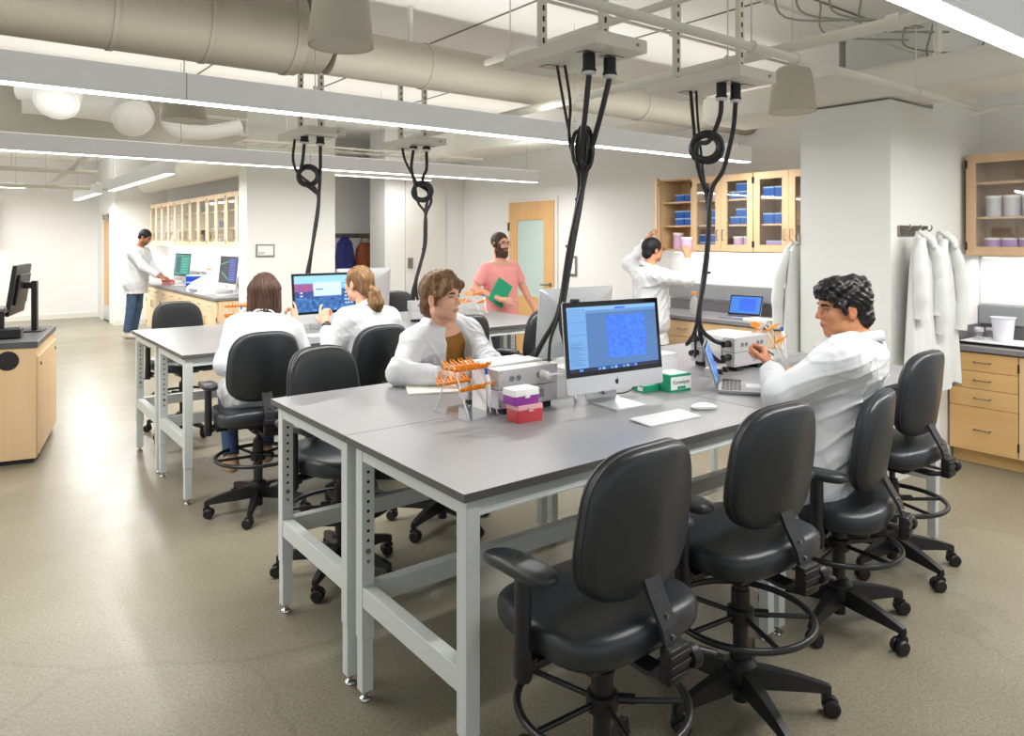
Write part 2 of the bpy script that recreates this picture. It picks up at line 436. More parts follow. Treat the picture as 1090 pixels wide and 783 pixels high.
# speakers
def speaker(loc, label, r=.15):
    root = thing('pendant_speaker', label, 'speaker', loc, 0, 'beige pendant speakers')
    b = MB(); b.lathe([(r*.93,.006),(r,.0),(r*1.0,.03),(r*.97,.045),(r*.92,.13),(r*.86,.21),(r*.78,.265),(r*.6,.295),(r*.3,.305)], 36)
    b.build('shell', mat('speaker_shell', (184,179,163), .55), root, smooth=35)
    g = MB(); g.lathe([(r*.05,.002),(r*.9,.004),(r*.9,.012)], 36); g.build('grille', mat('speaker_grille', (196,192,178), .7, bump=.3, bscale=900), root, smooth=True)
    h = MB(); h.cyl((0,0,.30),(0,0,ZC-loc[2]), .004, n=8); h.cyl((0,0,.30),(0,0,.33), .02, n=12); h.build('hanger', M_pipe, root)
    return root
speaker((1.44,3.16,2.50), 'beige pendant speaker at the top, in front of the fat duct')
speaker((4.44,2.70,2.45), 'beige pendant speaker beside the white column')
speaker((1.33,5.54,2.45), 'beige pendant speaker partly hidden behind the long light at left')
# pipes
def pipe(label, pts, r, couplings=(), hang=(), m=None, name='ceiling_pipe'):
    root = thing(name, label, 'pipe', pts[0]); off = -V(pts[0])
    b = MB(); b.tube(pts, r, 14); b.build('pipe_run', m or M_pipe, root, loc=off, smooth=True)
    for c0, c1 in couplings:
        cc = MB(); cc.cyl(c0, c1, r*1.28, n=18); cc.build('coupling', m or M_pipe, root, loc=off, smooth=True)
    for hp in hang:
        hh = MB(); hh.cyl((hp[0],hp[1],hp[2]+r),(hp[0],hp[1],ZC), .004, n=8)
        hh.torus(r+.006, .004, 20, 6, M=Matrix.Translation(V(hp)) @ Matrix.Rotation(PI/2,4,'X' if abs(pts[1][0]-pts[0][0]) < .1 else 'Y'))
        hh.build('hanger', M_pipe, root, loc=off)
    return root
pipe('slim pipe running diagonally in front of both front power panels', [(-1,1.9,2.455),(5.55,1.9,2.455)], .020, [((3.15,1.9,2.455),(3.23,1.9,2.455))], [(2.8,1.9,2.455),(4.4,1.9,2.455)])
pipe('fat pipe crossing the top right corner', [(2.0,1.38,2.62),(4.62,1.38,2.62)], .045, [((3.52,1.38,2.62),(3.62,1.38,2.62)),((3.38,1.38,2.62),(3.42,1.38,2.62))], [(3.95,1.38,2.62)])
pipe('branch pipe leaving the fat pipe toward the back of the room', [(3.46,1.42,2.61),(3.46,6.2,2.56)], .03, [((3.46,1.56,2.61),(3.46,1.62,2.61))], [(3.46,2.5,2.60)])
pipe('thin pipe above the nearest power panel, running front to back', [(2.69,.2,2.72),(2.69,3.75,2.72)], .020, (), [(2.69,1.6,2.72),(2.69,3.5,2.72)])
for i,(y,z,x1) in enumerate(((2.95,2.90,5.2),(3.02,2.90,5.2),(2.35,2.93,5.6))):
    pipe(['thin conduit under the ceiling, nearer of a pair behind the power panels','thin conduit under the ceiling, farther of a pair behind the power panels','thin conduit under the ceiling crossing above the power panels'][i], [(-.5,y,z),(x1,y,z)], .010, (), [(1.2,y,z),(3.6,y,z)], name='conduit')
pipe('short hooked pipe end under the flat duct by the right picture edge', [(5.5,1.95,2.50),(5.3,1.93,2.42),(5.15,1.9,2.40),(5.3,1.75,2.45),(5.6,1.6,2.47)], .014)
pipe('stub pipe hanging down at the top right', [(4.25,1.72,2.85),(4.25,1.72,2.62)], .018)
# loose wiring around the deck
w = MB(); random.seed(3)
for i in range(9):
    x = 3.2+random.random()*2.6; y = 1.65+random.random()*.5
    w.tube(bez([(x,y,2.92),(x+.35,y+.15,2.78+random.random()*.1),(x+.8,y-.1,2.82),(x+1.2,y+.2,2.95)], 6), .006, 6)
tag(w.build('ceiling_wiring', mat('grey_wire', (150,148,138), .6), smooth=True), 'loose grey wiring strung under the ceiling above the column', 'wiring', kind='stuff')
# cable tray lattice over the second cluster
def tray(label, x0, x1, y0, y1, z):
    root = thing('ladder_tray', label, 'cable tray', (x0,y0,z))
    b = MB(); b.tube([(0,0,0),(x1-x0,0,0)], .012, 8); b.build('rail', M_pipe, root)
    b = MB(); b.tube([(0,y1-y0,0),(x1-x0,y1-y0,0)], .012, 8); b.build('rail', M_pipe, root)
    for i in range(int((x1-x0)/.25)+1):
        b = MB(); b.tube([(i*.25,0,0),(i*.25,y1-y0,0)], .007, 6); b.build('rung', M_pipe, root)
    h = MB()
    for i in (0,1): h.cyl(((x1-x0)*(.15+.7*i),0,0),((x1-x0)*(.15+.7*i),0,ZC-z), .005, n=6)
    h.build('hanger', M_pipe, root)
tray('pale ladder tray above the second bench cluster', 2.4, 5.4, 7.6, 7.95, 2.62)
tray('pale ladder tray at the far left under the ceiling', -2.6, 1.3, 12.6, 12.9, 2.62)
pipe('white pipe above the corridor at the far left', [(-3,11.2,2.50),(1.6,11.2,2.50)], .03, (), [(-.5,11.2,2.5),(1.0,11.2,2.5)])
pipe('lower white pipe above the corridor at the far left', [(-3,13.4,2.42),(2.2,13.4,2.42)], .03, (), [(-.5,13.4,2.42),(1.2,13.4,2.42)])
pipe('pipe over the corridor slanting toward the far light', [(1.3,9.0,2.6),(1.35,15.5,2.5)], .035, (), [(1.31,10.5,2.57)])
# grilles
def grille(label, loc, w, h, dark=False, rz=0):
    root = thing('air_grille', label, 'air vent', loc, rz)
    f = MB(); t = .025
    f.box(-w/2,w/2,-.02,0,0,t); f.box(-w/2,w/2,-.02,0,h-t,h); f.box(-w/2,-w/2+t,-.02,0,t,h-t); f.box(w/2-t,w/2,-.02,0,t,h-t)
    f.build('grille_frame', M_ductw, root)
    MB().box(-w/2+t,w/2-t,-.004,-.001,t,h-t).build('backing', M_blackmetal if dark else mat('grille_backing', (170,170,165), .7), root)
    s = MB(); n = 7 if not dark else 12
    for i in range(n):
        if dark: x = -w/2+t+(w-2*t)*(i+.5)/n; s.box(x-.006,x+.006,-.018,-.004,t,h-t)
        else: z = t+(h-2*t)*(i+.5)/n; s.box(-w/2+t,w/2-t,-.018,-.006,z-.005,z+.006)
    s.build('slats', M_ductw, root)
grille('white louvred air grille in the beige soffit between the long lights', (2.45, 8.6, 2.80), .62, .2)
grille('dark slotted air grille high above the corridor at left', (-.1, 12.1, 2.52), .62, .22, True)
dx = MB(); dx.box(-1.2,.35,12.12,12.5,2.50,2.78); tag(dx.build('box_duct', M_ductw), 'white boxed duct high above the corridor at left, holding the dark grille', 'duct')
# sloping wrapped duct above the corridor cabinets
pipe('wide wrapped round duct above the corridor wall cabinets', [(3.0,9.0,2.62),(2.95,14.9,2.66)], .2, m=MATS['wrapped_duct'], name='wrapped_duct')
# sign, thermostat, light switch, electrical panel
s = thing('room_sign', 'small grey framed room sign on the white block wall', 'sign', (2.96,8.6,1.47))
MB().box(-.11,.11,-.016,-.001,-.075,.075, bev=.004).build('sign_frame', mat('sign_frame', (120,124,120), .4), s)
MB().box(-.092,.092,-.019,-.0155,-.055,.058).build('sign_plate', mat('sign_plate', (222,222,220), .4), s)
def text(body, size, m, parent, loc, rot, ext=.0006, align='CENTER'):
    cu = bpy.data.curves.new('lettering', 'FONT'); cu.body = body; cu.size = size; cu.extrude = ext; cu.align_x = align; cu.align_y = 'CENTER'
    cu.materials.append(m)
    t_ = bpy.data.objects.new('lettering_curve', cu); COL.objects.link(t_); bpy.context.view_layer.update()
    me = bpy.data.meshes.new_from_object(t_.evaluated_get(bpy.context.evaluated_depsgraph_get())); bpy.data.objects.remove(t_)
    o = bpy.data.objects.new('lettering', me); COL.objects.link(o); o.parent = parent; o.location = loc; o.rotation_euler = rot
    return o
M_ink = mat('dark_ink', (60,62,62), .6)
text('B.201', .035, M_ink, s, (-.045,-.0195,-.03), (PI/2,0,0))
w_ = thing('wall_switch', 'framed card reader on the wall beside the maple door', 'switch', (XR,6.98,1.26), PI/2)
MB().box(-.09,.09,0,.02,-.13,.13, bev=.006).build('frame', M_nickel, w_)
MB().box(-.065,.065,.019,.023,-.1,.1).build('plate', M_white, w_)
e = thing('electrical_panel', 'pale grey electrical panel on the far left wall', 'electrical panel', (.22,17.19,.98))
MB().box(-1.2,.56,-.2,0,.55,1.42, bev=.01).build('panel_box', mat('panel_grey', (205,206,204), .5), e)
MB().box(-.42,.5,-.215,-.2,.6,1.38, bev=.004).build('panel_door', mat('panel_grey', (205,206,204), .5), e)
for x in (-.32,-.2,.12,.36):
    MB().cyl((x,-.08,1.42),(x,-.08,1.97), .022, n=10).build('conduit', M_pipe, e, smooth=True)
MB().box(-.4,-.12,-.16,-.02,1.46,1.6, bev=.005).build('junction_box', M_nickel, e)
# ------------------------------------------------------------------ benches
ZT = .91
def make_bench(label):
    Lx, Ly = 1.523, .758
    root = thing('lab_bench', label, 'lab bench')
    t = MB(); t.box(0, Lx, 0, Ly, ZT-.025, ZT, bev=.0015); o = t.build('bench_top', [M_top, M_edge], root)
    for p in o.data.polygons: p.material_index = 0 if p.normal.z > .5 else 1
    lw = .048; y0, y1 = .012, .70
    ix = .014
    for x in (ix, Lx-ix-lw):
        for y in (y0, y1-lw):
            l = MB(); l.box(x, x+lw, y, y+lw, .22, ZT-.026, bev=.002)
            leg = l.build('leg', M_steel, root)
            l = MB(); l.box(x+.003, x+lw-.003, y+.003, y+lw-.003, .035, .225, bev=.002); l.build('lower_tube', M_steel, leg)
            f = MB(); cx, cy = x+lw/2, y+lw/2
            f.cyl((cx,cy,.012),(cx,cy,.045), .006, n=10); f.lathe([(.02,0),(.022,.004),(.020,.010),(.012,.014),(.007,.02)], 18, c=(cx,cy,0)); f.cyl((cx,cy,.02),(cx,cy,.028), .012, n=6)
            f.build('levelling_foot', M_chrome, leg, smooth=30)
            if y > .3:
                hs = MB()
                for k in range(8):
                    z = .80-k*.034; hs.cyl((cx, y-.0008, z),(cx, y+.001, z), .0055, n=12)
                hs.build('pin_holes', M_rubber, leg)
                bt = MB(); bt.cyl((cx+.0,y-.004,.525),(cx,y,.525), .009, n=12); bt.cyl((cx,y-.003,.49),(cx,y,.49), .006, n=12); bt.build('bolt', M_nickel, leg)
        e = MB(); e.box(x+.002, x+lw-.002, y0+lw, y1-lw, ZT-.07, ZT-.026, bev=.002); e.build('end_rail', M_steel, root)
        e = MB(); e.box(x+.002, x+lw-.002, y0+lw, y1-lw, .335, .405, bev=.002); e.build('end_stretcher', M_steel, root)
    a = MB(); a.box(ix+lw, Lx-ix-lw, y0+.004, y0+.030, ZT-.07, ZT-.026, bev=.002); a.box(ix+lw, Lx-ix-lw, y0, y0+.03, ZT-.074, ZT-.068); a.build('front_rail', M_steel, root)
    a = MB(); a.box(ix+lw, Lx-ix-lw, y1-.03, y1-.004, ZT-.07, ZT-.026, bev=.002); a.build('back_rail', M_steel, root)
    a = MB(); a.box(ix+lw, Lx-ix-lw, y1-.046, y1-.002, .335, .405, bev=.002); a.build('long_stretcher', M_steel, root)
    return root
BX = 1.117
g = 'grey topped steel lab benches'
b0 = make_bench('grey topped lab bench nearest the camera, its front left corner in the foreground'); b0.location = (BX,1.66,0); b0['group'] = g
dup(b0, (BX+1.525,1.66,0), 0, 'grey topped lab bench under the open laptop and the mouse', g)
dup(b0, (BX,2.42,0), 0, 'grey topped lab bench that the man in the brown shirt leans on', g)
dup(b0, (BX+1.525,2.42,0), 0, 'grey topped lab bench under the white backed computer, nearest the column', g)
dup(b0, (BX-.005,4.67,0), 0, 'grey topped lab bench in front of the two seated women', g)
dup(b0, (BX+1.52,4.67,0), 0, 'grey topped lab bench of the second cluster beside the man in pink, camera side', g)
dup(b0, (BX-.005,5.43,0), 0, 'grey topped lab bench of the second cluster, in front of the far empty chair', g)
dup(b0, (BX+1.52,5.43,0), 0, 'grey topped lab bench of the second cluster, far side, right half', g)

# ------------------------------------------------------------------ drafting chair
def cushion(outline, prof, warp):
    """outline: unit closed 2D loop, prof: list of (inset, height); returns loops"""
    loops = []
    for ins, z in prof:
        loops.append([warp(x*(1-ins), y*(1-ins), z) for x, y in outline])
    return loops
def superloop(w, d, e, n=40, taper=0):
    out = []
    for i in range(n):
        t = 2*PI*i/n; c, s_ = math.cos(t), math.sin(t)
        x = math.copysign(abs(c)**(2/e), c)*w/2; y = math.copysign(abs(s_)**(2/e), s_)*d/2
        x *= 1+taper*(y/(d/2)); out.append((x, y))
    return out
PROF = [(.9,.0),(.12,.0),(.04,.06),(.008,.2),(.0,.38),(.0,.62),(.012,.80),(.05,.93),(.13,1.0),(.3,1.03),(.55,1.04),(.8,1.045)]
def make_chair(label):
    root = thing('drafting_chair', label, 'chair', (0,0,0), 0, 'black vinyl drafting chairs')
    # star base
    b = MB()
    b.lathe([(.052,.095),(.06,.11),(.055,.16),(.038,.175)], 24)
    for k in range(5):
        a = 2*PI*k/5+PI/2+.2; Mr = Matrix.Rotation(a, 4, 'Z')
        secs = [(.04,.030,.085,.150),(.10,.027,.082,.145),(.20,.020,.080,.125),(.275,.017,.078,.105),(.295,.015,.072,.098)]
        loops = [[(x,-w,z0),(x,-w*.7,z1),(x,w*.7,z1),(x,w,z0)] for x,w,z0,z1 in secs]
        b.ring(loops, Mr)
        b.cyl((.285,0,.055),(.285,0,.095), .014, n=12, M=Mr)
    b.build('star_base', M_plastic, root, smooth=35)
    for k in range(5):
        a = 2*PI*k/5+PI/2+.2
        c = MB(); rot = Matrix.Translation((math.cos(a)*.285, math.sin(a)*.285, 0)) @ Matrix.Rotation(a+1.1+k*1.7, 4, 'Z')
        for s_ in (-1,1):
            c.lathe([(.010,-.011),(.024,-.010),(.028,-.004),(.028,.006),(.022,.011),(.008,.011)], 20, M=rot @ Matrix.Translation((.012,s_*.017,.029)) @ Matrix.Rotation(PI/2,4,'X'))
        c.box(-.012,.026,-.007,.007,.02,.06, M=rot, bev=.003)
        c.cyl((.0,-.012,.052),(.0,.012,.052), .018, n=14, M=rot)
        c.build('caster', M_plastic, root, smooth=35)
    # column and foot ring
    c = MB(); c.cyl((0,0,.03),(0,0,.30), .026, n=20); c.cyl((0,0,.30),(0,0,.41), .031, n=20); c.cyl((0,0,.41),(0,0,.425), .026, n=20); c.build('gas_column', M_blackmetal, root, smooth=35)
    c = MB(); c.cyl((0,0,.36),(0,0,.52), .014, n=18); c.build('piston', mat('dark_piston', (70,70,72), .22, metal=.8), root, smooth=True)
    r = MB(); r.torus(.238, .0115, 56, 10, c=(0,0,.325))
    for k in range(5):
        a = 2*PI*k/5+.55; r.tube([(math.cos(a)*.03,math.sin(a)*.03,.322),(math.cos(a)*.232,math.sin(a)*.232,.322)], .0085, 8)
    fr_ = r.build('foot_ring', M_blackmetal, root, smooth=40)
    r = MB(); r.lathe([(.033,.295),(.044,.30),(.046,.325),(.044,.345),(.033,.35)], 22); r.cyl((.03,-.03,.33),(.065,-.065,.33), .014, n=10); r.build('ring_hub', M_plastic, fr_, smooth=35)
    # seat pan and mechanism
    p = MB(); p.box(-.085,.085,-.12,.14,.505,.530, bev=.006); p.box(-.05,.05,-.08,.08,.47,.51, bev=.008)
    p.box(-.20,.20,-.155,.15,.528,.540, bev=.004)
    p.box(-.26,.26,-.01,.045,.512,.524, bev=.004)
    p.build('seat_pan', M_blackmetal, root, smooth=30)
    # seat
    out = superloop(.50,.475,3.4,44,-.05)
    def wseat(x, y, z):
        zz = .536+z*.085
        dome = .012*(1-(x/.25)**2)*(1-(y/.24)**2) if z > .9 else 0
        fall = -.028*max(0,(y-.08)/.16)**2*(z)
        curl = .012*max(0,(-y-.12)/.12)**2
        return (x, y+.03, zz+dome+fall+curl)
    s = MB(); s.ring(cushion(out, PROF, wseat)); seat = s.build('seat', M_vinyl, root, smooth=70)
    st = MB()
    for xx in (-.055,0,.055): st.tube([(xx, y, wseat(xx, y-.03, 1.0)[2]+.012*0-.001) for y in [ -.16+.03*i for i in range(13)]], .0016, 5)
    st.build('seat_stitching', mat('dark_stitching', (58,58,60), .5), seat)
    # backrest
    out = superloop(.408,.400,3.3,48,-.06)
    def wback(x, y, z):
        # x across, y up, z thickness towards front
        zz = .875+y
        yb = -.205+z*.072
        yb += .055*(x/.22)**2*(1)             # wraps around sides
        yb += -.018*math.cos((y+.07)/.2*1.2)+.02  # lumbar
        yb += .0*y
        return (x, yb-.03*(y/.2), zz)
    s = MB(); s.ring(cushion(out, [(a, z) for a, z in PROF], wback)); back = s.build('backrest', M_vinyl, root, smooth=70)
    pp = MB()
    for ins, zf in ((.003,.36),(.003,.66)):
        pp.tube([V(wback(x*(1-ins), y*(1-ins), zf)) for x, y in out], .0035, 6, closed=True)
    pp.build('piping', mat('piping_vinyl', (46,47,49), .35), back, smooth=True)
    sh = MB(); out2 = superloop(.40,.36,3.3,40,-.06)
    # bracket
    br = MB()
    prof = [(-.06,.500),(-.18,.492),(-.240,.505),(-.248,.56),(-.232,.62),(-.190,.69),(-.150,.77)]
    loops = []
    for i,(y,z) in enumerate(prof):
        a = V((prof[min(i+1,6)][0]-prof[max(i-1,0)][0], prof[min(i+1,6)][1]-prof[max(i-1,0)][1])).normalized(); n_ = V((-a.y, a.x))
        w2 = .030; t2 = .006
        loops.append([(-w2,y+n_.x*t2,z+n_.y*t2),(w2,y+n_.x*t2,z+n_.y*t2),(w2,y-n_.x*t2,z-n_.y*t2),(-w2,y-n_.x*t2,z-n_.y*t2)])
    br.ring(loops); bk = br.build('back_bracket', mat('bracket_metal', (44,44,47), .4), root)
    sl = MB(); sl.box(-.040,.040,-.270,-.232,.495,.585, bev=.006)
    for k in range(3): sl.box(-.042,.042,-.274,-.264,.51+k*.025,.522+k*.025, bev=.003)
    sl.build('height_slide', M_plastic, bk, smooth=30)
    for z, y in ((.60,-.242),(.645,-.222)):
        kn = MB(); kn.cyl((0,y-.008,z),(0,y+.004,z), .006, n=10); kn.build('screw', M_nickel, bk)
    k1 = MB(); k1.lathe([(.012,0),(.026,.003),(.030,.012),(.030,.028),(.024,.036),(.01,.038)], 22, M=Matrix.Translation((.045,-.255,.535)) @ Matrix.Rotation(PI/2,4,'Y')); k1.build('knob', M_plastic, root, smooth=35)
    k1 = MB(); k1.tube([(.04,-.06,.50),(.12,-.10,.49),(.17,-.13,.475)], .007, 8); k1.ring([[tuple(V((.17,-.13,.475))+V((.09*t_,-.06*t_,-.03*t_))+V((math.cos(q)*.004*1,math.cos(q)*.018*wd,math.sin(q)*.008))) for q in [2*PI*i/10 for i in range(10)]] for t_,wd in ((0,.4),(.4,1.1),(.9,1.2),(1,.6))]); k1.build('lever', M_plastic, root, smooth=40)
    k1 = MB(); k1.tube([(-.04,.02,.505),(-.16,.02,.50)], .006, 8); k1.box(-.235,-.15,.002,.038,.492,.508, bev=.006); k1.build('lever', M_plastic, root, smooth=40)
    # arms
    for s_ in (-1,1):
        a = MB(); a.box(s_*.255-.010 if s_>0 else s_*.255-.034, s_*.255+.034 if s_>0 else s_*.255+.010, -.008,.043,.50,.535, bev=.006)
        x = s_*.277
        a.ring([[ (x+math.cos(q)*.020*k_, .017+math.sin(q)*.026*k_, z) for q in [2*PI*i/14 for i in range(14)]] for z,k_ in ((.478,.9),(.49,1.1),(.54,1.1),(.56,1.0),(.745,.95),(.755,.8))])
        arm = a.build('arm_post', M_plastic, root, smooth=35)
        lp = superloop(.085,.265,2.8,30, -.10)
        p = MB(); p.ring([[ (x+px*(1-i_), .035+py*(1-i_), .752+zz+ -.02*max(0,(py-.02)/.13)**2) for px,py in lp] for i_,zz in ((.5,0),(.1,0),(.0,.009),(.0,.02),(.06,.029),(.3,.034),(.7,.035))])
        p.build('arm_pad', M_vinyl, arm, smooth=60)
    return root
c0 = make_chair('black drafting chair closest to the camera, beside the near bench corner')
c0.location = (1.446,1.46,0); c0.rotation_euler = (0,0,math.radians(2))
UP = ({'seat','backrest','back_bracket','knob','lever','arm_post','seat_pan','piston'}, -.085)
UP4 = (UP[0], 0.0)
G = 'black vinyl drafting chairs'
R = math.radians
dup(c0, (2.155,1.505,0), R(-2), 'black drafting chair second from the camera, empty, in front of the keyboard and mouse', G)
dup(c0, (2.985,1.60,0), R(15), 'black drafting chair that the curly haired man in the lab coat sits on', G, UP)
dup(c0, (3.70,1.71,0), R(3), 'black drafting chair nearest the hanging lab coats, behind the curly haired man', G)
dup(c0, (1.50,3.30,0), PI+R(14), 'empty black drafting chair behind the near bench, left of the man in brown shirt', G)
dup(c0, (2.22,3.52,0), PI-R(4), 'black drafting chair that the man in the brown shirt sits on', G)
dup(c0, (1.46,4.36,0), R(-3), 'black drafting chair that the woman with loose brown hair sits on', G)
dup(c0, (2.13,4.24,0), R(6), 'black drafting chair that the woman with the ponytail sits on', G)
dup(c0, (2.88,4.40,0), R(5), 'black drafting chair just behind the head and shoulder of the man in the brown shirt', G)
dup(c0, (3.56,4.42,0), R(20), 'black drafting chair directly behind the white backed computer', G)
dup(c0, (1.55,6.50,0), PI+R(5), 'empty black drafting chair at the far side of the second cluster, near the corridor counter', G)
dup(c0, (3.62,6.48,0), PI, 'black drafting chair at the far side of the second cluster, its top edge showing', G)

# ------------------------------------------------------------------ cabinets
def handle(root, x, y, z, horiz=False, L=.1, face=-1):
    h = MB()
    if horiz: h.tube([(x,y-L/2,z),(x+face*.028,y-L/2,z),(x+face*.028,y+L/2,z),(x,y+L/2,z)], .0045, 8)
    else: h.tube([(x,y,z-L/2),(x+face*.028,y,z-L/2),(x+face*.028,y,z+L/2),(x,y,z+L/2)], .0045, 8)
    return h.build('handle', M_nickel, root)
def glass_door(root, y0, y1, z0, z1, side, m, s=.065, open_=False):
    """door in the plane x=0 facing -x; side: 'l' handle near y1 (left seen from the room), 'r' near y0"""
    w = y1-y0; g_ = .0015
    piv = y1 if open_ else y0
    f = MB(); T = -.022
    f.box(T,0,y0+g_-piv,y0+s-piv,z0,z1); f.box(T,0,y1-s-piv,y1-g_-piv,z0,z1); f.box(T,0,y0+s-piv,y1-s-piv,z0,z0+s); f.box(T,0,y0+s-piv,y1-s-piv,z1-s,z1)
    d = f.build('door', m, root, loc=(0,piv,0))
    MB().box(-.014,-.010,y0+s-piv-.004,y1-s-piv+.004,z0+s-.004,z1-s+.004).build('door_glass', M_glass, d)
    hy = (y1-.032 if side == 'l' else y0+.032)-piv
    handle(d, T, hy, z0+.16, L=.10)
    hg = MB(); yy = (y0+.004 if side == 'l' else y1-.004)-piv
    for z in (z0+.07, z1-.07): hg.box(T-.006,T+.004,yy-.006,yy+.006,z-.03,z+.03)
    hg.build('hinge', M_blackmetal, d)
    if open_: d.rotation_euler = (0,0,R(-54))
    return d
def wall_cabinet(label, x, y0, y1, z0, z1, doors, m, group, depth=.33, shelves=(.33,.66), open_first=False):
    root = thing('wall_cabinet', label, 'wall cabinet', (x,y0,z0), 0, group)
    W = y1-y0; H = z1-z0; t = .018
    c = MB(); c.box(0,depth,0,t,0,H); c.box(0,depth,W-t,W,0,H); c.box(0,depth,t,W-t,0,t); c.box(0,depth,t,W-t,H-t,H); c.box(depth-.008,depth,t,W-t,t,H-t)
    c.build('carcass', [m], root)
    for s_ in shelves: MB().box(.02,depth-.01,t,W-t,H*s_,H*s_+.018).build('shelf', m, root)
    n = doors; dw = W/n
    for i in range(n):
        a, b = i*dw, (i+1)*dw
        # y grows to the left of the picture: pair handles meet in the middle
        side = 'l' if i == 0 else 'r'
        if n == 1: side = 'l' if not open_first else 'r'
        glass_door(root, a, b, .002, H-.002, side, m, s=min(.065, dw*.2), open_=(open_first and i == n-1))
    return root
gw = 'maple wall cabinets with glass doors above the middle counter'
XF = 6.03; Z0, Z1 = 1.485, 2.235
wc_open = wall_cabinet('maple wall cabinet with its glass door standing open beside the reaching man', XF, 4.79, 5.21, Z0, Z1, 1, M_maple, gw, open_first=True)
wc_b = wall_cabinet('maple wall cabinet in the middle of the run, behind the black hanging cables', XF, 4.06, 4.785, Z0, Z1, 2, M_maple, gw)
wc_c = wall_cabinet('maple wall cabinet partly hidden by the white column', XF, 3.33, 4.055, Z0, Z1, 2, M_maple, gw)
wc_r = wall_cabinet('maple wall cabinet at the right picture edge with pink and white tubs', XF, 1.20, 2.24, Z0, Z1, 2, mat('maple_right', (208,176,142), .45, mix=(198,165,129), mscale=3.2, mstretch=(3,3,.35)), 'wall cabinets at the right', shelves=(.36,.70))
ys = [9.35,10.28,11.2,12.15,13.1,14.05,14.95]
gl = 'pale maple wall cabinets over the corridor counter'
lab = ['nearest the white block wall','second from the white block wall','third from the white block wall','fourth from the white block wall, left of the middle','second from the corridor end','at the corridor end above the man looking down']
wcl = []
for i in range(6): wcl.append(wall_cabinet('pale maple glass fronted wall cabinet '+lab[i], 3.02, ys[i], ys[i+1]-.004, 1.5, 2.24, 2, M_maplepale, gl))
# base cabinets
def base_cabinet(label, x, y0, y1, kind_, m, group, H=.80, depth=.575, name='base_cabinet'):
    root = thing(name, label, 'base cabinet', (x,y0,0), 0, group)
    W = y1-y0
    c = MB(); c.box(.0,depth,0,W,.10,H); c.box(.05,depth,0,W,0,.10); c.build('carcass', m, root)
    def front(nm, ya, yb, za, zb, horiz, side=None, L=.1):
        f = MB(); f.box(-.02,-.001,ya+.002,yb-.002,za+.002,zb-.002, bev=.001); d_ = f.build(nm, m, root)
        if horiz: handle(d_, -.02, (ya+yb)/2, (za+zb)/2+.0, True, L)
        else:
            handle(d_, -.02, yb-.05 if side == 'l' else ya+.05, zb-.12, False, L)
            hg = MB()
            for z in (za+.08, zb-.08): hg.box(-.027,-.018,(ya if side == 'l' else yb)-.005,(ya if side == 'l' else yb)+.005,z-.03,z+.03)
            hg.build('hinge', M_blackmetal, d_)
    if kind_ == 'drawers':
        zs = [.10,.415,.545,.670,H]
        for a, b in zip(zs, zs[1:]): front('drawer', 0, W, a, b, True)
    elif kind_ == 'doors':
        front('door', 0, W/2, .10, H, False, 'l'); front('door', W/2, W, .10, H, False, 'r')
    elif kind_ == 'door':
        front('door', 0, W, .10, H, False, 'l')
    elif kind_ == 'mixed':
        front('drawer', 0, W/2, .64, H, True); front('drawer', W/2, W, .64, H, True)
        front('door', 0, W/2, .10, .64, False, 'l'); front('door', W/2, W, .10, .64, False, 'r')
    return root
XB = 5.80
M_mapleR = mat('maple_base', (222,182,124), .45, mix=(211,168,108), mscale=3.2, mstretch=(.8,.35,3))
base_cabinet('maple drawer unit with four drawers below the right counter', XB, 1.83, 2.265, 'drawers', M_mapleR, 'base cabinets at the right')
base_cabinet('maple door unit cut by the right picture edge, beside the four drawers', XB, .95, 1.828, 'doors', M_maple, 'base cabinets at the right')
def counter(label, x0, x1, y0, y1, z=.845, th=.035, splash_side=None, xw=None):
    root = thing('countertop', label, 'countertop', (x0,y0,0))
    MB().box(0,x1-x0,0,y1-y0,z-th,z, bev=.002).build('counter_slab', M_counter, root)
    MB().box(x1-x0-.02,x1-x0,0,y1-y0,z,z+.11).build('backsplash', M_splash, root)
    if splash_side: MB().box(.02,x1-x0-.02,y1-y0-.02,y1-y0,z,z+.11).build('side_splash', M_splash, root)
    return root
counter('dark grey countertop at the right picture edge', 5.755, XR, .95, 2.278, splash_side=True)
def raceway(label, x, y0, y1, z0, z1, outlets, hue):
    r = thing('wall_raceway', label, 'raceway', (x,y0,z0))
    MB().box(-.045,0,0,y1-y0,0,z1-z0, bev=.004).build('raceway_cover', M_race, r)
    for yo in outlets:
        MB().box(-.05,-.045,yo-.06,yo+.06,.035,.105, bev=.002).build('outlet_plate', M_race, r)
        o = MB()
        for s_ in (-.028,.028): o.box(-.053,-.049,yo+s_-.017,yo+s_+.017,.05,.09, bev=.002)
        o.build('socket', hue, r)
raceway('grey outlet raceway on the wall at the right edge, behind the plastic tub', XR, .95, 2.27, .955, 1.10, (.86,), M_white)
counter('grey countertop along the wall under the maple cabinets, carrying the small laptop', 5.755, XR, 2.925, 5.35)
raceway('long grey outlet raceway on the wall behind the small laptop', XR, 2.93, 5.35, .975, 1.13, (1.0,), mat('blue_socket', (44,70,150), .4))
gb = 'maple base cabinets under the middle counter'
for i,(a,b) in enumerate(((2.93,3.69),(3.69,4.50),(4.50,5.32))):
    base_cabinet(['maple base cabinet hidden mostly behind the near bench by the column','maple base cabinet under the small laptop','maple base cabinet right beside the reaching man in the lab coat'][i], XB, a, b-.004, 'mixed', M_maple, gb)
counter('long grey countertop in the corridor under the pale cabinets', 2.72, 3.345, 9.75, 14.0)
ce = MB(); ce.box(0,.58,0,.02,.0,.80); tag(ce.build('end_panel', M_maplepale, loc=(2.76,9.76,0)), 'pale maple end panel closing the corridor counter', 'panel')
gb2 = 'pale maple base cabinets in the corridor'
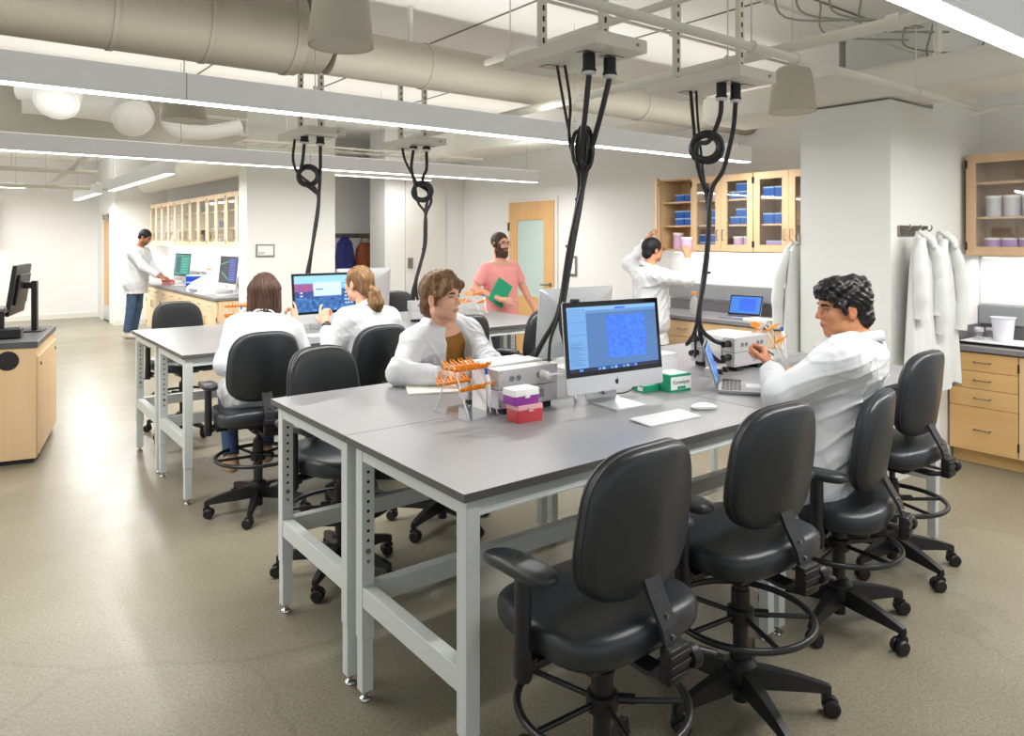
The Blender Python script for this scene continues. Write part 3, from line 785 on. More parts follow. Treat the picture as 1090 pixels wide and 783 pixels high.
for i in range(4):
    a = 9.785+i*1.05; base_cabinet('pale maple base cabinet in the corridor, '+['nearest the orange pipette stand','second from the near end','third from the near end','farthest, beside the man in jeans'][i], 2.76, a, a+1.045, 'mixed', M_maplepale, gb2)
raceway('grey raceway along the corridor counter wall', 3.35, 9.75, 14.0, .96, 1.06, (1.3,2.9), M_white)
# under cabinet strips
def strip(label, x, y0, y1, z, p):
    r = thing('under_cabinet_light', label, 'light strip', (x,(y0+y1)/2,z))
    MB().box(-.02,.02,-(y1-y0)/2,(y1-y0)/2,-.018,-.001).build('strip_housing', M_white, r)
    MB().box(-.014,.014,-(y1-y0)/2+.01,(y1-y0)/2-.01,-.021,-.0181).build('strip_lens', mat('strip_lens', (255,252,250), .5, emit=6), r)
    a = area('strip_lamp', (0,0,-.024), .03, (y1-y0)*.98, p, col=(1,.97,1)); a.parent = r
strip('glowing light strip under the middle maple wall cabinets', 6.26, 3.34, 5.2, Z0-.001, 5)
strip('glowing light strip under the wall cabinet at the right edge', 6.26, 1.22, 2.22, Z0-.001, 2.5)
strip('glowing light strip under the corridor wall cabinets', 3.22, 9.4, 14.9, 1.499, 8)
# splash panel behind counters
struct('trim_5', MB().box(XR-.006, XR-.001, 2.93, 5.34, 1.14, 1.48), M_white)
struct('trim_6', MB().box(XR-.006, XR-.001, .95, 2.27, 1.11, 1.48), M_white)
struct('trim_7', MB().box(3.344, 3.349, 9.4, 14.9, 1.07, 1.49), M_white)

# ------------------------------------------------------------------ instructor cart at the left
cr = thing('media_cart', 'maple media cart with dark top standing at the left edge', 'cart', (.50,6.24,0), R(-11.6))
b = MB(); b.box(-.95,0,0,1.06,.035,.83, bev=.002); b.build('cart_body', M_maple, cr)
MB().box(-.93,-.02,.02,1.04,0,.035).build('plinth', M_rubber, cr)
MB().box(-.97,.012,-.012,1.075,.83,.875, bev=.003).build('cart_top', mat('cart_top', (78,80,80), .4), cr)
MB().box(.0,.016,.02,1.04,.06,.765, bev=.002).build('cart_door', M_maple, cr)
MB().lathe([(.003,.0),(.068,.0),(.068,.006),(.06,.008)], 32, M=Matrix.Translation((-.17,0,.745)) @ Matrix.Rotation(PI/2,4,'X')).build('round_grommet', M_rubber, cr)
for y in (.1,.96): MB().cyl((.015,y,.70),(.022,y,.70), .012, n=14).build('door_lock', M_rubber, cr)
# ------------------------------------------------------------------ hanging power panels and cables
def power_panel(label, cx, cy, z, w=.30, d=.60, strut=((0,-.2),(0,.2))):
    root = thing('overhead_power_panel', label, 'power panel', (cx,cy,z), 0, 'overhead power panels')
    MB().box(-w/2,w/2,-d/2,d/2,0,.055, bev=.003).build('panel_box', M_pipe, root)
    for sx, sy in strut:
        s = MB(); s.box(sx-.02,sx+.02,sy-.004,sy,.055,ZC-z); s.box(sx-.02,sx-.016,sy,sy+.02,.055,ZC-z); s.box(sx+.016,sx+.02,sy,sy+.02,.055,ZC-z)
        st = s.build('strut', M_pipe, root)
        sl = MB()
        for k in range(int((ZC-z-.06)/.05)): sl.box(sx-.006,sx+.006,sy-.005,sy-.0035,.075+k*.05,.10+k*.05)
        sl.build('strut_slots', M_rubber, st)
    for px, py in ((-.06,-.17),(.07,-.17),(-.02,.12)):
        MB().box(px-.045,px+.045,py-.03,py+.03,-.004,0).build('cover_plate', M_nickel, root)
    MB().cyl((w/2-.06,-d/2-.004,.027),(w/2-.06,-d/2,.027), .008, n=12).build('screw', M_nickel, root)
    return root
def cables(label, root_pt, lines, plugs, coil=None, knot=None, ties=()):
    root = thing('power_cable_bundle', label, 'cables', root_pt, 0, 'black power cables hanging over the benches')
    off = -V(root_pt)
    for pts, r in lines:
        b = MB(); b.tube(bez(pts, 10), r*1.2, 8); b.build('cable', M_cable, root, loc=off, smooth=True)
    if coil:
        c, R_, nrm, turns = coil
        q = V(nrm).normalized().to_track_quat('Z','Y').to_matrix().to_4x4(); rnd = random.Random(5)
        b = MB()
        for k in range(turns):
            M_ = Matrix.Translation(V(c)+V((rnd.uniform(-.01,.01),rnd.uniform(-.01,.01),rnd.uniform(-.008,.008)))) @ q @ Matrix.Rotation(rnd.uniform(-.22,.22),4,'X') @ Matrix.Rotation(rnd.uniform(-.22,.22),4,'Y')
            rk = R_*(1-.30*((k*5)%turns)/turns); b.tube([(math.cos(2*PI*i/36)*(rk+rnd.uniform(-.001,.001)), math.sin(2*PI*i/36)*rk*.98, (k%4-1.5)*.009) for i in range(36)], .0085, 8, M_, closed=True)
        b.build('cable_coil', M_cable, root, loc=off, smooth=True)
    if knot:
        rnd = random.Random(9); b = MB()
        c = V(knot[0]); a = V(knot[1]).normalized()
        for k in range(knot[2]):
            ox = rnd.uniform(-.03,.03); h = rnd.uniform(.07,.105); w = rnd.uniform(.018,.030)
            dd = a*ox; t0 = rnd.uniform(0,.3); b.tube([c+dd+a*(math.cos(2*PI*i/22)*w)+V((0,0,math.sin(2*PI*i/22)*h+rnd.uniform(-.001,.001)))+a.cross(V((0,0,1)))*(.012*math.sin(4*PI*i/22+k)) for i in range(22)], .0078, 8, closed=True)
        b.build('cable_loops', M_cable, root, loc=off, smooth=True)
    for p in plugs:
        p0, p1, r = p
        b = MB(); p0 = V(p0); p1 = V(p1); b.cyl(p0, p1, r, n=18); b.cyl(p1-(p1-p0)*.12, p1+(p1-p0)*.02, r*1.14, n=18); b.build('connector', M_plastic, root, loc=off, smooth=35)
        if p0.z-p1.z > .02:
            b = MB(); b.lathe([(r*.6,0),(r*1.05,.004),(r*1.05,.016),(r*.7,.020)], 18, c=tuple(p1-V((0,0,.018)))); b.build('locking_ring', M_alu, root, loc=off, smooth=35)
    for t_ in ties:
        b = MB(); b.cyl(V(t_)-V((0,0,.006)), V(t_)+V((0,0,.006)), .017, n=14); b.build('cable_tie', M_rubber, root, loc=off, smooth=True)
    return root
ZP = 2.385
def P(u_px, v_px, Y=None, X=None, z=None):
    """point in the room seen along a picture direction, at a known Y, X or height"""
    u = (u_px-545)/777; dx = .611+.791*u; dy = .791-.611*u; dz = (254-v_px)/777
    if Y is not None: D = Y/dy
    elif X is not None: D = X/dx
    else: D = (z-CAM_H)/dz
    return V((dx*D, dy*D, CAM_H+dz*D))
# panel 1 (nearest)
power_panel('overhead power panel nearest the camera, above the near computer', 2.17, 2.375, ZP)
a1 = P(618,150,Y=2.32)
cables('black cables hanging from the nearest power panel, tied in a bunch of loops', (2.2,2.33,2.38), [
    ([P(593,70,Y=2.46),P(600,110,Y=2.44),P(610,165,Y=2.40),P(616,200,Y=2.38),P(604,270,Y=2.38),P(596,330,Y=2.38),P(586,362,Y=2.38),(2.02,2.36,1.06)], .0055),
    ([P(601,68,Y=2.44),P(607,110,Y=2.42),P(606,150,Y=2.38),P(617,195,Y=2.38),P(607,270,Y=2.37),P(597,330,Y=2.39),P(580,360,Y=2.45),(2.02,2.53,1.05)], .0055),
    ([P(627,80,Y=2.24),P(624,110,Y=2.26),P(619,160,Y=2.32),P(620,200,Y=2.36),P(609,265,Y=2.38),P(598,335,Y=2.37),P(601,362,Y=2.34),P(606,380,Y=2.33)], .010),
    ([P(649,83,Y=2.20),P(640,120,Y=2.24),P(628,165,Y=2.32),P(619,205,Y=2.36),P(606,265,Y=2.37),P(595,330,Y=2.40),P(577,365,Y=2.46),(2.0,2.5,1.0)], .010)],
    [(P(627,58,Y=2.24),P(627,76,Y=2.24),.027),(P(649,62,Y=2.20),P(649,80,Y=2.20),.027)],
    knot=(P(622,158,Y=2.33), (.791,-.611,0), 9), ties=(P(616,212,Y=2.38),P(606,262,Y=2.38)))
# panel 2
power_panel('overhead power panel above the open laptop, in front of the white column', 3.12, 2.375, ZP)
cables('black cables hanging from the second power panel with one big round coil', (3.12,2.35,2.38), [
    ([P(735,95,Y=2.46),P(738,130,Y=2.42),P(742,175,Y=2.40),P(752,210,Y=2.39),P(755,250,Y=2.39),P(750,300,Y=2.39),P(740,350,Y=2.42),P(731,366,Y=2.46),(3.23,2.56,1.06)], .0075),
    ([P(741,95,Y=2.44),P(743,130,Y=2.42),P(748,180,Y=2.38),P(753,215,Y=2.38),P(754,260,Y=2.38),P(746,310,Y=2.38),P(741,345,Y=2.42),P(740,378,Y=2.50),(3.23,2.56,.985)], .0055),
    ([P(768,107,Y=2.24),P(766,125,Y=2.26),P(755,150,Y=2.32),P(742,155,Y=2.36),P(745,185,Y=2.38),P(755,215,Y=2.37),P(752,280,Y=2.37),P(744,340,Y=2.37),P(758,361,Y=2.37),P(775,366,Y=2.36),(3.24,2.35,1.055)], .010),
    ([P(783,109,Y=2.20),P(780,140,Y=2.24),P(770,180,Y=2.30),P(757,205,Y=2.35),P(753,260,Y=2.36),P(745,330,Y=2.40),P(748,365,Y=2.39),P(766,385,Y=2.38),(3.24,2.35,.985)], .010)],
    [(P(768,88,Y=2.24),P(768,104,Y=2.24),.025),(P(783,90,Y=2.20),P(783,106,Y=2.20),.025),((3.212,2.56,1.06),(3.262,2.56,1.06),.016),((3.212,2.56,.985),(3.262,2.56,.985),.016),((3.212,2.35,1.055),(3.262,2.35,1.055),.016),((3.212,2.35,.985),(3.262,2.35,.985),.016)],
    coil=(P(753,157,Y=2.34), .078, (.80,.58,.05), 8), ties=(P(754,212,Y=2.38),P(753,290,Y=2.38)))
# far panels
power_panel('overhead power panel above the seated women, left of the two far ones', 2.22, 5.42, ZP)
cables('black cables with a round coil hanging in front of the white block wall', (2.2,5.4,2.38), [
    ([P(314,146,Y=5.55),P(312,170,Y=5.5),P(318,185,Y=5.42),P(338,205,Y=5.42),P(336,240,Y=5.42),P(327,290,Y=5.42),P(322,300,Y=5.45),P(318,330,Y=5.5)], .009),
    ([P(324,153,Y=5.35),P(322,172,Y=5.38),P(319,190,Y=5.42),P(334,203,Y=5.42),P(339,212,Y=5.42),P(334,250,Y=5.42),P(329,290,Y=5.42),P(326,330,Y=5.45)], .011),
    ([P(341,155,Y=5.30),P(341,180,Y=5.36),P(340,200,Y=5.42),P(338,230,Y=5.42),P(331,270,Y=5.42),P(326,300,Y=5.42),P(330,340,Y=5.42)], .011)],
    [(P(324,139,Y=5.35),P(324,151,Y=5.35),.03),(P(341,141,Y=5.30),P(341,153,Y=5.30),.03)],
    coil=(P(328.5,187.5,Y=5.40), .083, (.38,.92,.03), 7), ties=(P(336,240,Y=5.42),))
power_panel('overhead power panel right of the two far ones, by the white back door', 3.12, 5.42, ZP)
cables('black cables with a round coil hanging in front of the white back door', (3.1,5.4,2.38), [
    ([P(428,155,Y=5.55),P(431,170,Y=5.5),P(440,190,Y=5.42),P(445,215,Y=5.42),P(453,228,Y=5.42),P(453,255,Y=5.42),P(447,285,Y=5.42),P(439,310,Y=5.42),P(437,335,Y=5.40),(3.08,5.36,1.08)], .009),
    ([P(440,160,Y=5.35),P(438,180,Y=5.38),P(444,195,Y=5.42),P(456,205,Y=5.42),P(453,225,Y=5.42),P(453,260,Y=5.42),P(443,300,Y=5.42),P(447,325,Y=5.42),P(457,334,Y=5.40),P(470,336,Y=5.38),(3.32,5.36,1.0)], .011),
    ([P(454,162,Y=5.30),P(454,180,Y=5.36),P(450,192,Y=5.42),P(459,212,Y=5.42),P(453,230,Y=5.42),P(451,265,Y=5.42),P(442,300,Y=5.42),P(440,320,Y=5.42),(3.06,5.40,1.0)], .011)],
    [(P(440,147,Y=5.35),P(440,158,Y=5.35),.03),(P(454,148,Y=5.30),P(454,159,Y=5.30),.03)],
    coil=(P(450,204,Y=5.40), .085, (.5,.86,.03), 8), ties=(P(451,265,Y=5.42),))

# ------------------------------------------------------------------ bench top power units (two stacked tiers, back to back)
def outlet(mb_list, root, x, y, z, face):
    o = MB(); s_ = face
    for dx in (-.017,.017):
        o.lathe([(.0125,0),(.0125,.0022),(.011,.003)], 18, M=Matrix.Translation((x+dx,y,z)) @ Matrix.Rotation(PI/2*(1 if s_ < 0 else -1),4,'X'))
    ob = o.build('outlet', M_race, root)
    h = MB()
    for dx in (-.017,.017):
        for a,b in ((-.005,.003),(.005,.003),(0,-.005)): h.box(x+dx+a-.0012,x+dx+a+.0012,y+s_*.0045,y+s_*.002,z+b-.003,z+b+.003)
    h.build('outlet_slots', M_rubber, ob)
def power_unit(label, x0, y0, face, plugs=True):
    root = thing('bench_power_unit', label, 'power outlets', (x0,y0,ZT), 0, 'steel outlet boxes on the benches')
    L = .31; D_ = .075
    b = MB(); b.box(0,L,0,D_,.025,.098, bev=.002); b.build('lower_box', M_alu_matte, root)
    b = MB(); b.box(0,L,0,D_,.101,.178, bev=.002); b.build('upper_box', M_alu_matte, root)
    for x in (.03,L-.09): MB().box(x,x+.06,.008,D_-.008,0,.025).build('rubber_foot', M_rubber, root)
    yf = 0 if face < 0 else D_
    for x in (.085,.225): outlet(None, root, x, yf, .140, face)
    q = MB(); q.box(.165,.235,yf-.002 if face<0 else yf,yf if face<0 else yf+.002,.045,.080, bev=.0008); q.build('data_plate', M_race, root)
    sc = MB()
    for x in (.012,L-.012):
        for z in (.035,.167): sc.cyl((x,yf-.0015,z),(x,yf+.0015,z), .003, n=8)
    sc.build('screws', M_nickel, root)
    return root
M_alu_matte = mat('anodised_box', (198,196,198), .38, metal=.35, spec=.5)
power_unit('steel outlet box facing the camera left of the near computer, white plug in it', 1.72, 2.315, -1)
power_unit('steel outlet box behind the tip boxes, facing the man in the brown shirt', 1.72, 2.525, 1)
power_unit('steel outlet box facing the camera behind the open laptop', 3.262, 2.315, -1)
power_unit('steel outlet box behind the laptop, facing away beside the hanging cables', 3.262, 2.525, 1)
power_unit('steel outlet box on the second cluster beside the back door cables', 3.06, 5.33, -1)
wp = thing('white_plug', 'white plug and cord in the near steel outlet box', 'plug', (1.945,2.27,1.05))
b = MB(); b.cyl((0,.045,0),(0,.0,.0), .019, .014, n=16); b.build('plug_body', M_white, wp, smooth=35)
b = MB(); b.tube(bez([(0,.0,.0),(.01,-.03,.01),(.05,-.04,.0),(.11,-.02,-.06),(.14,.0,-.11),(.19,.05,-.132),(.24,.10,-.134)],8), .0045, 8); b.build('cord', M_white, wp, smooth=True)

# ------------------------------------------------------------------ all-in-one computers
def emis(name, rgb, e=1.0):
    if name in MATS: return MATS[name]
    m = bpy.data.materials.new(name); m.use_nodes = True
    b = m.node_tree.nodes['Principled BSDF']; c = s2l(rgb)+(1,)
    b.inputs['Base Color'].default_value = (.01,.01,.012,1); b.inputs['Roughness'].default_value = .25
    b.inputs['Emission Color'].default_value = c; b.inputs['Emission Strength'].default_value = e
    MATS[name] = m; return m
def noise_emis(name, c0, c1, scale, e=1.0):
    m = emis(name, c0, e); nt = m.node_tree; N = nt.nodes; L = nt.links
    if 'tex' in N: return m
    tc = N.new('ShaderNodeTexCoord'); n = N.new('ShaderNodeTexNoise'); n.name = 'tex'; n.inputs['Scale'].default_value = scale; n.inputs['Detail'].default_value = 6
    L.new(tc.outputs['Object'], n.inputs[0]); r = N.new('ShaderNodeValToRGB'); r.color_ramp.elements[0].position = .35; r.color_ramp.elements[1].position = .65
    r.color_ramp.elements[0].color = s2l(c0)+(1,); r.color_ramp.elements[1].color = s2l(c1)+(1,)
    L.new(n.outputs[0], r.inputs[0]); L.new(r.outputs[0], N['Principled BSDF'].inputs['Emission Color']); return m
def apple_outline(s):
    pts = []
    for i in range(40):
        t = 2*PI*i/40; r = 1+.10*math.cos(2*t)*-.5+.06*math.cos(3*(t-PI/2))*-1
        x = r*math.cos(t); y = r*math.sin(t)*1.02
        if math.hypot(x-1.25, y-.12) < .55:
            a = math.atan2(y-.12, x-1.25); x = 1.25+.55*math.cos(a); y = .12+.55*math.sin(a)
        pts.append((x*s, y*s))
    return pts
def imac(name_label, loc, rz, ui, w=.528, tilt=6, cat='computer', scale=1.0):
    root = thing('desktop_computer', name_label, cat, loc, rz)
    h = .375; zb = .066; T = Matrix.Translation((0,.0,zb)) @ Matrix.Rotation(R(-tilt),4,'X')
    out = rrect(w, h, .012, 5)
    b = MB(); out3 = lambda k, y, bx=1: [tuple(V((x*k*bx, y, z*k+h/2))) for x, z in out]
    b.ring([out3(1,-.006), out3(1,0), out3(.985,.004), out3(.8,.014), out3(.5,.026), out3(.2,.034)], T); shell = b.build('shell', M_alu, root, smooth=35)
    MB().box(-w/2+.001,w/2-.001,-.0075,-.0055,.068,h-.001, M=T, bev=.0008).build('screen_bezel', M_screenb, root)
    bz = .019; sx0,sx1,sz0,sz1 = -w/2+bz, w/2-bz, .068+bz, h-bz
    sc = MB(); ms = []
    def rect(x0,x1,z0,z1,m_,lift=0):
        if m_ not in ms: ms.append(m_)
        X0 = sx0+(sx1-sx0)*x0; X1 = sx0+(sx1-sx0)*x1; Z0_ = sz0+(sz1-sz0)*z0; Z1_ = sz0+(sz1-sz0)*z1; y = -.0080-lift*.00012
        sc.m(ms.index(m_)).add([(X0,y,Z0_),(X1,y,Z0_),(X1,y,Z1_),(X0,y,Z1_)], [(0,1,2,3)], T)
    ui(rect)
    if ms: sc.build('display', ms, root)
    MB().prism(apple_outline(.0105), 0, .0006, M=T @ Matrix.Translation((0,-.0058,.033)) @ Matrix.Rotation(PI/2,4,'X')).build('logo', M_rubber, root)
    lf = MB(); lf.prism([(0,0),(.004,.001),(.006,.006),(.002,.005)], 0, .0006, M=T @ Matrix.Translation((0,-.0058,.0455)) @ Matrix.Rotation(PI/2,4,'X')); lf.build('logo_leaf', M_rubber, root)
    MB().prism(apple_outline(.030), 0, .0008, M=T @ Matrix.Translation((0,.0345,.24)) @ Matrix.Rotation(-PI/2,4,'X')).build('back_logo', mat('back_logo', (150,152,154), .25), root)
    # stand
    s = MB(); pr = [(.012,.20),(.040,.185),(.085,.10),(.105,.035),(.100,.010),(.075,.004),(-.10,.004)]
    loops = []
    for i,(y,z) in enumerate(pr):
        a = V((pr[min(i+1,6)][0]-pr[max(i-1,0)][0], pr[min(i+1,6)][1]-pr[max(i-1,0)][1])).normalized(); n_ = V((a.y,-a.x))*.0035
        ww = .085-.0*i
        loops.append([(-ww,y+n_.x,z+n_.y),(ww,y+n_.x,z+n_.y),(ww,y-n_.x,z-n_.y),(-ww,y-n_.x,z-n_.y)])
    s.ring(loops); s.build('stand', M_alu, root, smooth=50)
    return root
def ui_micro(r):
    r(0,1,0,1,emis('ui_mid_blue',(78,118,172)),0)
    r(0,1,.93,1,emis('ui_light_blue',(128,178,228)),1); r(0,.2,.06,.93,emis('ui_side_blue',(110,160,214)),1)
    r(.2,1,.885,.93,emis('ui_bar_blue',(96,142,198)),1)
    for i in range(4): r(.005,.195,.18+.19*i,.185+.19*i,emis('ui_line_blue',(62,104,160)),2)
    for i in range(14): r(.02,.17-.03*(i%3),.1+.026*i,.108+.026*i,emis('ui_text_blue',(74,116,172)),2)
    for i in range(5): r(.02+.035*i,.045+.035*i,.94,.955,emis('ui_text_blue',(74,116,172)),2)
    r(.52,.64,.935,.96,emis('ui_accent',(40,96,220)),2)
    r(.42,.86,.17,.83,noise_emis('ui_micrograph',(52,106,226),(70,132,240),55),2)
    r(0,1,0,.055,emis('ui_dock',(26,34,62)),2)
    for i in range(10): r(.30+.045*i,.335+.045*i,.008,.047,emis('ui_dock_icon%d'%(i%3),[(70,140,220),(120,170,220),(40,70,160)][i%3]),3)
    r(.10,.14,.008,.047,emis('ui_dock_icon0',(70,140,220)),3)
    r(0,1,.985,1,emis('ui_menubar',(30,36,52)),3)
def ui_desktop(r):
    r(0,1,0,1,noise_emis('ui_mountain',(20,66,130),(58,128,196),30),0)
    r(0,1,.80,1,emis('ui_sky',(150,212,240)),1); r(0,1,.62,.80,emis('ui_sky_low',(120,196,236)),1)
    r(.0,.30,.5,.78,noise_emis('ui_rock',(190,70,110),(80,90,160),60),2)
    r(.0,.36,.40,.56,noise_emis('ui_mountain_dark',(24,50,110),(60,80,160),60),3)
    r(.31,.78,.40,.84,emis('ui_dialog',(206,236,250)),4); r(.31,.78,.40,.43,emis('ui_dialog_bar',(84,100,190)),5); r(.31,.78,.80,.84,emis('ui_dialog_top',(170,214,240)),5)
    r(.35,.47,.60,.635,emis('ui_dialog_text',(60,110,160)),5)
    for i in range(3):
        for j in range(6): r(.84+.05*i,.87+.05*i,.18+.1*j,.22+.1*j,emis('ui_icon',(210,222,240)),4)
    for j in range(2): r(.09,.13,.42+.09*j,.46+.09*j,emis('ui_icon',(210,222,240)),4)
    for i in range(12): r(.28+.038*i,.31+.038*i,.02,.06,emis('ui_dock_icon%d'%(i%3),(120,170,220)),4)
def ui_green(r):
    r(0,1,0,1,emis('ui_teal',(32,140,124)),0); r(.1,.4,.1,.9,emis('ui_teal_dark',(20,84,90)),1)
    for i in range(6): r(.5,.9,.12+.13*i,.16+.13*i,emis('ui_teal_line',(80,190,160)),1)
def ui_plot(r):
    r(0,1,0,1,emis('ui_navy',(14,18,60)),0); r(.55,1,0,1,emis('ui_blue_side',(36,52,130)),1)
    for i in range(9): r(.6,.9,.08+.1*i,.11+.1*i,emis('ui_blue_line',(90,120,210)),2)
    for i in range(12):
        r(.04+.04*i,.10+.04*i,.70+.012*i,.73+.012*i,emis('ui_trace',(40,190,110)),2); r(.10+.035*i,.16+.035*i,.36-.025*i,.39-.025*i,emis('ui_trace',(40,190,110)),2)
def ui_none(r): pass
ic = imac('silver desktop computer on the near bench, screen with a blue micrograph', (2.235,2.17,ZT), R(-5), ui_micro)
wc = MB(); wc.box(-.018,.018,-.004,.018,0,.022, bev=.004); wc.cyl((0,-.006,.012),(0,0,.012),.007,n=14)
tag(wc.build('webcam', M_plastic, loc=(1.992,2.16,ZT+.436), smooth=35), 'small black webcam clipped on the top left corner of the near screen', 'webcam')
kc = MB(); kc.tube(bez([(2.20,2.19,.99),(2.22,2.24,.95),(2.30,2.28,.93),(2.40,2.27,.925),(2.48,2.26,.96),(2.56,2.28,.99)],8), .003, 6)
tag(kc.build('thin_cord', M_cable, smooth=True), 'thin black cord running behind the near computer stand to the green box', 'cord')
imac('desktop computer turned away, its white back toward the camera, behind the near screen', (2.68,2.93,ZT), PI, ui_none)
imac('desktop computer the two women point at, mountain wallpaper on screen', (2.27,5.25,ZT), R(4), ui_desktop)
imac('desktop computer turned away behind the ponytail woman, white back showing', (2.93,5.98,ZT), PI, ui_none)
def keyboard(loc, rz, label):
    root = thing('slim_keyboard', label, 'keyboard', loc, rz)
    b = MB(); b.ring([[tuple((x,y,z+ (y+.057)*.045)) for x,y in rrect(.279*k,.115*k,.010,5)] for z,k in ((0,.985),(.0045,1),(.006,.995))]); b.build('keyboard_body', M_alu_w, root, smooth=35)
    k_ = MB()
    for r_ in range(5):
        n = 14 if r_ else 6
        for c in range(n):
            w = .0163
            x0 = -.132+c*.01895; 
            if not r_:
                xs = [(-.132,-.083),(-.081,-.063),(-.061,-.042),(-.040,.055),(.057,.076),(.078,.132)][c]
            else: xs = (x0, x0+w)
            y0 = -.050+r_*.0205; k_.box(xs[0],xs[1],y0,y0+.0175,.0058+(y0+.06)*.045,.0074+(y0+.06)*.045)
    k_.build('keys', M_white, root); return root
M_alu_w = mat('light_aluminium', (228,229,231), .35, metal=.2)
keyboard((2.205,1.878,ZT), R(-3), 'slim white keyboard on the near bench in front of the blue screen')
keyboard((2.16,5.03,ZT), R(6), 'slim white keyboard in front of the computer the women point at')
def mouse(loc, rz, label):
    root = thing('computer_mouse', label, 'mouse', loc, rz)
    o = superloop(.057,.113,2.6,32); b = MB()
    b.ring([[ (x*k,y*k,z*(1-.25*((y/.056)**2))) for x,y in o] for k,z in ((.90,.002),(.97,.008),(1,.012),(.96,.017),(.82,.0215),(.6,.0235),(.3,.0245))]); b.build('mouse_shell', M_white, root, smooth=60)
    b = MB(); b.ring([[(x*k,y*k,z) for x,y in o] for k,z in ((.85,0),(.93,.004),(.93,.007))]); b.build('mouse_base', M_blackmetal, root); return root
mouse((2.462,1.895,ZT), R(62), 'white computer mouse beside the near slim keyboard')
# laptops
def laptop(loc, rz, label, w, d, open_deg, ui=None, lidm=None):
    root = thing('laptop', label, 'laptop', loc, rz)
    b = MB(); b.ring([[(x,y,z) for x,y in rrect(w*k,d*k,.010,4)] for z,k in ((.0,.97),(.003,1),(.014,1),(.0155,.995))]); b.build('laptop_base', M_lap, root, smooth=35)
    k_ = MB(); kw = (w-.05)/13
    for r_ in range(5):
        for c in range(13): x0 = -w/2+.025+c*kw; y0 = d*.02+r_*d*.082; k_.box(x0+.001,x0+kw-.001,y0,y0+d*.07,.0155,.0168)
    k_.build('keys', M_blackmetal, root)
    MB().box(-.05,.05,-d*.42,-d*.08,.0155,.0159).build('trackpad', M_alu, root)
    T = Matrix.Translation((0,d/2-.004,.014)) @ Matrix.Rotation(R(-(open_deg-90)),4,'X')
    l = MB(); l.box(-w/2,w/2,0,.006,0,d*.97, M=T, bev=.0015); lid = l.build('lid', M_lap, root)
    MB().box(-w/2+.004,w/2-.004,-.0012,0,.006,d*.95, M=T).build('lid_bezel', M_screenb, lid)
    if ui:
        s = MB(); ms = []
        def rect(x0,x1,z0,z1,m_,lift=0):
            if m_ not in ms: ms.append(m_)
            X = lambda t_: -w/2+.014+(w-.028)*t_; Z = lambda t_: .018+(d*.95-.030)*t_; y = -.0016-lift*.0001
            s.m(ms.index(m_)).add([(X(x0),y,Z(z0)),(X(x1),y,Z(z0)),(X(x1),y,Z(z1)),(X(x0),y,Z(z1))], [(0,1,2,3)], T)
        ui(rect); s.build('display', ms, lid)
    return root
M_lap = mat('space_grey_aluminium', (150,150,155), .32, metal=.6)
laptop((2.94,2.045,ZT), R(35), 'open grey laptop on the near bench, lid seen edge on, by the curly haired man', .305, .215, 108, ui_micro)
def ui_lap(r):
    r(0,1,0,1,emis('ui_lap_blue',(60,126,214)),0); r(.3,.85,.2,.9,emis('ui_lap_square',(46,100,226)),1); r(0,1,0,.05,emis('ui_dock',(26,34,62)),1)
laptop((6.02,4.22,.845), R(-78), 'small open laptop with a blue screen on the wall counter', .33, .22, 112, ui_lap)

# ------------------------------------------------------------------ bench top small things
def pipette_stand(loc, rz, label, n=4, pip=True):
    root = thing('pipette_stand', label, 'pipette stand', loc, rz)
    L, W, H = .15, .24, .20
    b = MB(); b.box(-L/2-.01,L/2+.01,-W/2,W/2,.0015,.007); b.build('acrylic_base', M_acrylic, root)
    for x in (-L/2,L/2-.006):
        ed = MB(); ed.tube([(x+.003,-W/2+.01,.006),(x+.003,-.012,H),(x+.003,.012,H),(x+.003,W/2-.01,.006)], .0028, 6); ed.build('polished_edge', mat('acrylic_edge', (226,232,236), .3), root)
    for s_ in (-1,1):
        for z, o_ in ((.185,.03),(.115,.072)):
            h = MB(); h.box(-L/2-.012,L/2+.012,s_*o_-.006,s_*o_+.006,z-.008,z+.006, bev=.002)
            for i in range(n):
                x = -L/2+.012+(L-.024)*i/(n-1)
                for q in (-1,1):
                    h.ring([[(x+q*.008-.0035,s_*(o_+.0),z-.006),(x+q*.008+.0035,s_*(o_+.0),z-.006),(x+q*.008+.0035,s_*(o_+.004),z+.008),(x+q*.008-.0035,s_*(o_+.004),z+.008)],
                            [(x+q*.011-.0025,s_*(o_+.030),z+.008),(x+q*.011+.0025,s_*(o_+.030),z+.008),(x+q*.011+.0025,s_*(o_+.030),z+.018),(x+q*.011-.0025,s_*(o_+.030),z+.018)],
                            [(x+q*.006-.0015,s_*(o_+.042),z+.018),(x+q*.006+.0015,s_*(o_+.042),z+.018),(x+q*.006+.0015,s_*(o_+.042),z+.026),(x+q*.006-.0015,s_*(o_+.042),z+.026)]])
            h.build('orange_holder', M_orange, root)
    if pip:
        p = MB(); x = .03; y = -.092
        p.ring([[(x+math.cos(q)*r_,y+(.155-z)*.18*-1+math.sin(q)*r_,z) for q in [2*PI*i/12 for i in range(12)]] for z,r_ in ((.02,.002),(.05,.004),(.09,.006),(.10,.011),(.15,.013),(.165,.010))]); pp = p.build('pipette_body', M_white, root, smooth=40)
        p = MB(); p.cyl((x,y+.002,.165),(x,y+.004,.182), .006, n=12); p.cyl((x,y+.004,.182),(x,y+.005,.188), .010, n=12); p.build('pipette_button', mat('button_blue', (40,90,200), .35), pp, smooth=35)
    return root
pipette_stand((1.645,2.43,ZT), R(4), 'clear pipette stand with orange holders on the near bench by the tip boxes')
pipette_stand((3.76,2.46,ZT), R(25), 'clear pipette stand with orange holders behind the laptop outlet boxes')
